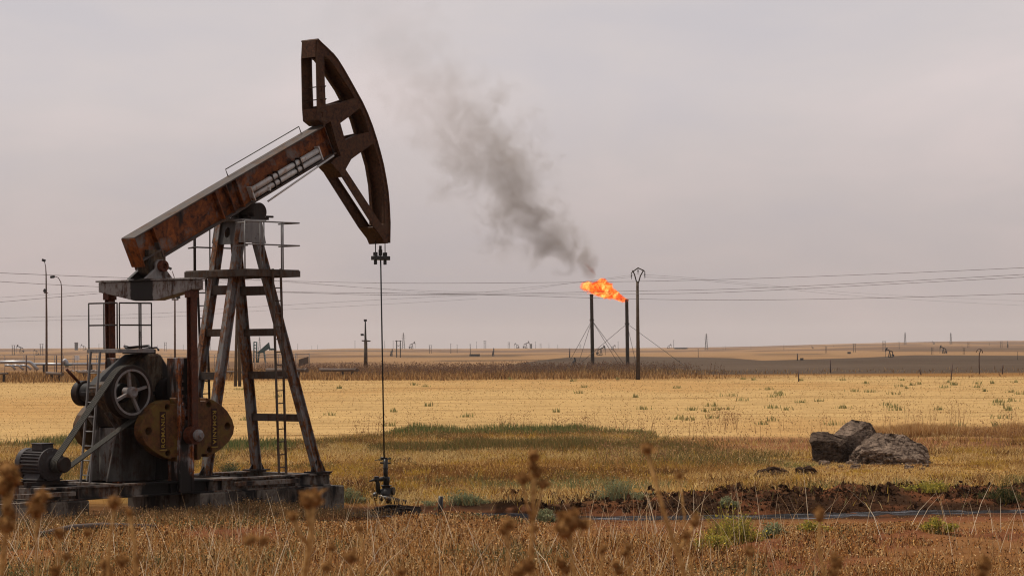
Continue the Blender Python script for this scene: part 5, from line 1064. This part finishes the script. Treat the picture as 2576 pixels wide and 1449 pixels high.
# little green tufts in the field
tu = []
ctr = [(RNG.uniform(560, 2576), v) for v in RNG.uniform(955, 1075, 34)]+[(RNG.uniform(1880, 2576), v) for v in RNG.uniform(955, 1035, 34)]+[(1440, 960), (1470, 975), (1870, 955), (2060, 1010), (2480, 985), (1400, 1037), (1620, 1030), (2230, 1020), (1710, 1055), (1790, 1052), (1460, 990), (1600, 1000)]
for u, v in ctr:
    q = hit(u, v, 60); n = 20; r_ = RNG.uniform(.10, .32); p = np.array(q)[None]+np.stack([RNG.normal(0, r_, n), RNG.normal(0, r_, n), np.zeros(n)], 1)
    tu.append(blade_arrays(p, RNG.uniform(.10, .30, n)*(.7+q.y/400), RNG.uniform(.04, .08, n)*(.6+q.y/300), RNG.uniform(.1, .6, n), pick([(.25, .23, .085), (.20, .19, .075), (.32, .26, .11)], n)))
strips('green_tufts', *cat_arr(tu), 'small green weed tufts dotted over the stubble')
# belt of brown weeds behind the field
x, y = scatter(60000, 300, 420, .225); u, v = uv_of(x, y, terr(x, y)); n1 = fbm(x*.06, y*.03, 171); right = sst(1480, 1900, u)
k = (RNG.random(len(x)) < 1-right*.95) & (y > 312+150*(n1-.5)*(.4+right)+right*12); x, y, n1, u, right = x[k], y[k], n1[k], u[k], right[k]; z = terr(x, y)
strips('brown_weed_belt', *blade_arrays(np.stack([x, y, z], 1), (.25+.9*RNG.random(len(x)))*(.25+1.3*n1)*(1-.5*right), RNG.uniform(.05, .12, len(x)), RNG.uniform(.05, .5, len(x)), pick([(.24, .125, .045), (.17, .085, .032), (.33, .19, .075), (.11, .058, .027), (.42, .27, .12)], len(x))), 'belt of brown dry weeds behind the stubble field')
x, y = scatter(9000, 350, 450, .2); u, v = uv_of(x, y, terr(x, y)); k = (RNG.random(len(u)) < sst(560, 760, u)*sst(1850, 1450, u)); x, y = x[k], y[k]; z = terr(x, y); n = len(x); h_ = RNG.uniform(.8, 1.7, n); p = np.stack([x, y, z], 1)
i = np.repeat(np.arange(n), 5); m_ = len(i)
strips('thistle_belt', *cat_arr([blade_arrays(p, h_, RNG.uniform(.05, .09, n), RNG.uniform(.05, .35, n), pick([(.17, .10, .055), (.12, .075, .05)], n)), speck_arrays(p[i]+np.stack([RNG.normal(0, .25, m_), RNG.normal(0, .25, m_), h_[i]*RNG.uniform(.5, 1.05, m_)], 1), RNG.uniform(.05, .13, m_), pick([(.16, .09, .055), (.11, .065, .045)], m_))]), 'ragged line of tall dry thistles beyond the field')
# weeds growing up against the frame
x = RNG.uniform(-9.5, 2.4, 9000); y = -1.35-RNG.random(9000)**1.5*2.2; X = O[0]+x*CP-y*SP; Y = O[1]+x*SP+y*CP; Z = terr(X, Y); k = clear(X, Y); X, Y, Z = X[k], Y[k], Z[k]; n = len(X); h_ = RNG.uniform(.06, .30, n)*(.4+fbm(X*.8, Y*.8, 7)); p = np.stack([X, Y, Z], 1); i = RNG.integers(0, n, 9000)
strips('frame_weeds', *cat_arr([blade_arrays(p, h_, RNG.uniform(.008, .018, n), RNG.uniform(.1, .7, n), pick([(.22, .12, .05), (.3, .17, .07), (.16, .09, .04), (.11, .10, .05)], n)), speck_arrays(p[i]+np.stack([RNG.normal(0, .06, 9000), RNG.normal(0, .06, 9000), h_[i]*RNG.uniform(.3, 1.1, 9000)], 1), RNG.uniform(.01, .026, 9000), pick([(.30, .17, .07), (.40, .25, .12), (.15, .08, .04)], 9000))]), 'dry weeds growing up against the pumpjack frame')
# single shrubs
def shrub(u, v, wpx, hpx, cols, label):
    q = hit(u, v); s = q.y/F; rw, h_ = wpx*s/2, hpx*s; E = empty('shrub', q, 0, label, 'shrub', 'low green shrubs')
    nc = 11; cx_ = RNG.normal(0, .45, nc)*rw; cy_ = RNG.normal(0, .35, nc)*rw; ch = h_*RNG.uniform(.3, 1.0, nc)*np.exp(-(cx_/rw)**2*.8); cr = rw*RNG.uniform(.12, .34, nc); cx_[0] = cy_[0] = 0; ch[0] = h_
    n = 1500; i = RNG.integers(0, nc, n); zz = RNG.random(n)
    p = np.stack([cx_[i]+RNG.normal(0, 1, n)*cr[i]*(.35+.65*zz), cy_[i]+RNG.normal(0, 1, n)*cr[i]*(.35+.65*zz), zz*ch[i]*RNG.uniform(.7, 1.05, n)+.02], 1)
    V, Fq, C = speck_arrays(p, RNG.uniform(.012, .032, n), pick(cols, n, .35)); m_ = 700; i = RNG.integers(0, nc, m_)
    V2, F2, C2 = blade_arrays(np.stack([cx_[i]+RNG.normal(0, .6, m_)*cr[i], cy_[i]+RNG.normal(0, .6, m_)*cr[i], np.zeros(m_)-.02], 1), ch[i]*RNG.uniform(.5, 1.15, m_), np.full(m_, .016), RNG.uniform(.1, .8, m_), pick(cols+[(.30, .19, .08)], m_))
    o = strips('foliage', *cat_arr([(V, Fq, C), (V2, F2, C2)]), '', None); o.parent = E
    V, Fq, C = blade_arrays(np.stack([RNG.normal(0, rw*.15, 30), RNG.normal(0, rw*.15, 30), np.zeros(30)-.03], 1), h_*RNG.uniform(.4, .8, 30), np.full(30, .02), RNG.uniform(.3, .9, 30), pick([(.14, .09, .05)], 30)); o = strips('stem', V, Fq, C, '', None); o.parent = E
YG = [(.36, .29, .05), (.46, .36, .06), (.25, .22, .05), (.14, .13, .04)]; TG = [(.19, .20, .10), (.25, .25, .135), (.13, .145, .075)]
for a in [(1835, 1366, 160, 98, YG, 'yellow-green shrub in front of the oil stream, largest of the low shrubs'), (1800, 1384, 130, 40, YG, 'low yellow-green sprig mat in front of the largest yellow-green shrub'), (1945, 1352, 70, 42, TG, 'grey-green shrub right of the largest yellow-green shrub'), (2040, 1340, 90, 30, YG, 'small yellow-green shrub right of the grey-green one'), (2355, 1336, 90, 36, YG, 'yellow-green shrub by the stream at far right'), (879, 1262, 75, 38, TG, 'grey-green shrub between the pumpjack end block and wellhead'), (1150, 1268, 130, 40, TG, 'wide grey-green shrub just right of the wellhead'), (1550, 1258, 150, 62, TG, 'tall grey-green shrub before the dark mud bank right of centre'), (1373, 1312, 60, 34, TG, 'small grey-green shrub on the near bank of the stream'), (1830, 1272, 60, 24, TG, 'small grey-green shrub at the left end of the mud bank'), (580, 1204, 90, 44, [(.06, .075, .04), (.09, .10, .05), (.05, .06, .03)], 'dark green shrub inside the pumpjack frame between its legs'), (2520, 1262, 120, 44, [(.05, .06, .025), (.08, .08, .03), (.04, .045, .02)], 'dark green shrub at the right edge above the mud bank'), (2330, 1235, 160, 30, YG, 'spreading yellow-green shrub below the long concrete slab')]: shrub(*a)

# ================================================================== NEAR THISTLES (out of focus)
def head_mesh(seed):
    rg = random.Random(seed); g = MB(); g.lathe((0, 0, 0), (0, 0, 1), [(0.002, -.014), (.009, -.012), (.013, -.004), (.013, .005), (.009, .012), (0, .013)], 10)
    for k in range(34):
        a = rg.uniform(0, 2*PI); el = rg.uniform(-.5, 1.35); d = Vector((math.cos(a)*math.cos(el), math.sin(a)*math.cos(el), math.sin(el))); s = d.orthogonal().normalized()*rg.uniform(.0025, .0055); l = rg.uniform(.017, .032); m_ = d*l*.6+Vector((0, 0, rg.uniform(-.004, .006)))
        g.add([d*.009-s, d*.009+s, m_+s*.8, d*l+Vector((0, 0, rg.uniform(-.006, .004))), m_-s*.8], [(0, 1, 2, 3, 4)])
    return g.mesh('seed_head')
def thistle_mat(name, a, b):
    def fn(nt, out):
        n = noise(nt, mapped(nt, (1, 1, 1)), 120, 4); c = mix(nt, ramp(nt, n, [(.38, (0, 0, 0)), (.6, (1, 1, 1))]), a, b); d = N(nt, 'BsdfDiffuse'); t = N(nt, 'BsdfTranslucent'); L(nt, c, d.inputs[0]); L(nt, c, t.inputs[0]); m_ = N(nt, 'MixShader', Fac=.25); L(nt, d.outputs[0], m_.inputs[1]); L(nt, t.outputs[0], m_.inputs[2]); L(nt, m_.outputs[0], out.inputs[0])
    return mat(name, fn)
TH = thistle_mat('thistle_head', (.13, .055, .017), (.38, .205, .075)); TS = thistle_mat('thistle_stem', (.34, .18, .06), (.56, .34, .13))
HM = [head_mesh(k) for k in range(5)]
for h_ in HM: h_.materials.append(TH)
def thistle(heads, ub, label, Y, sz=1.0, sr=.0035, stem_top=None):
    u, v = heads[0][:2]; gx = P(ub, 1700, Y); gx.z = float(terr(gx.x, Y)); E = empty('dried_thistle', gx, 0, label, 'thistle', 'dried thistles in the near foreground')
    top = P(u, v, Y)-gx; kn = P(ub+(u-ub)*.35, 1449, Y)-gx; pts = [Vector((0, 0, 0))+(kn-Vector((0, 0, 0)))*t for t in (0, .5)]+[kn, kn.lerp(top, .5)+Vector((random.uniform(-.006, .006), 0, 0)), top]
    g = MB(); g.tube(pts, [sr, sr*.95, sr*.85, sr*.75, sr*.6], 6)
    for (hu, hv, *_) in heads[1:]:
        q_ = P(hu, hv, Y)-gx; f_ = 1-min(.8, abs(hv-v)/max(60, 1449-v)+.35); b_ = kn.lerp(top, max(.1, min(.9, f_))); g.tube([b_, (b_+q_)/2+Vector((0, 0, -.01)), q_], sr*.6, 5)
    g.build('stem', TS, E)
    for k, (hu, hv, *r_) in enumerate(heads):
        o = bpy.data.objects.new('seed_head', random.choice(HM)); COL.objects.link(o); o.parent = E; o.location = P(hu, hv, Y)-gx; s_ = .74*sz*random.uniform(.85, 1.1)*(r_[0] if r_ else 1); o.scale = (s_*random.uniform(.8, 1.2), s_, s_*random.uniform(.8, 1.25)); o.rotation_euler = (random.uniform(-.7, .7), random.uniform(-.7, .7), random.uniform(0, 6))
SH_ = 'small blurred dry thistle head low among the near foreground stems'
for a in [([(1628, 1130), (1725, 1346, .8), (1749, 1312, .9)], 1775, 'tall thistle with a long slanting stem, its head nearest the centre right of the picture', 5.2, 1.0, .006),
    ([(1343, 1148), (1338, 1172), (1314, 1205, 1.1), (1366, 1217, 1.1), (1350, 1190)], 1326, 'tall thistle with a cluster of heads in the middle of the picture', 5.4, .95, .005), ([(1709, 1196)], 1760, 'small pale thistle head between two taller thistles right of centre', 5.9, .8, .003),
    ([(789, 1255, 1.25), (772, 1262), (735, 1300, .9)], 752, 'thistle with thick bright curved stem before the pumpjack end block', 4.9, 1.1, .0075), ([(20, 1186, 1.2), (8, 1222, 1.2), (36, 1206), (24, 1286, .9), (17, 1320)], -5, 'big bushy thistle at the left edge of the picture', 4.8, 1.25, .006),
    ([(96, 1262, 1.2), (92, 1282, 1.1), (104, 1250)], 90, 'spiky thistle before the left end of the pumpjack frame', 4.9, 1.1, .0035), ([(290, 1260, 1.1), (284, 1268)], 262, 'blurred thistle head below the crank pedestal', 5.1, 1.05, .004), ([(326, 1288), (350, 1400, .5)], 352, 'thistle with a straight bright stem left of the counterweight', 5.4, .75, .0055),
    ([(1438, 1313, 1.3), (1420, 1330, 1.1), (1470, 1318)], 1450, 'large blurred thistle clump just right of the picture centre', 4.6, 1.2, .004), ([(2062, 1298, 1.15)], 2079, 'lone thistle head standing before the oil stream on the right', 5.3, 1.0, .004), ([(1886, 1387)], 1880, 'single brown thistle head before the red earth right of centre', 5.2, .95, .004),
    ([(2105, 1417, 1.1), (2098, 1440)], 2085, 'thistle head at the bottom edge right of the lone tall one', 5.1, 1.05, .004), ([(2480, 1418, 1.1), (2470, 1440)], 2478, 'rightmost thistle head at the bottom of the picture', 4.8, 1.05, .004), ([(149, 1341), (140, 1437), (170, 1400, .8)], 150, 'thistle with round head below the motor', 5.2, .95, .004)]: thistle(*a)
for hs, ub in [([(262, 1416), (270, 1440)], 255), ([(305, 1413)], 310), ([(220, 1339)], 205), ([(628, 1358), (662, 1361)], 640), ([(834, 1375, 1.1), (820, 1426)], 815), ([(882, 1402)], 885), ([(1012, 1437)], 1015), ([(1280, 1317, 1.1), (1268, 1335)], 1275), ([(1340, 1330, 1.1), (1335, 1389)], 1345), ([(1318, 1430), (1300, 1440), (1330, 1420)], 1315), ([(1424, 1433), (1412, 1415)], 1430), ([(1517, 1382)], 1512), ([(1579, 1375), (1572, 1390)], 1585), ([(1548, 1420), (1560, 1435)], 1550), ([(905, 1330, .7)], 915)]:
    thistle(hs, ub, SH_, random.uniform(4.6, 6.2), random.uniform(.85, 1.1), random.uniform(.0028, .004))

# ================================================================== HAZE
g = MB(); g.bb((-3800, -60, -36), (3800, 6700, 60))
def _haze(nt, out):
    pv = N(nt, 'VolumePrincipled', Density=.00005, Anisotropy=.0); pv.inputs['Color'].default_value = (.93, .90, .89, 1); L(nt, pv.outputs[0], out.inputs['Volume'])
tag(g.build('haze', mat('dusty_air', _haze)), 'dusty haze over the whole plain', None, None, 'stuff')
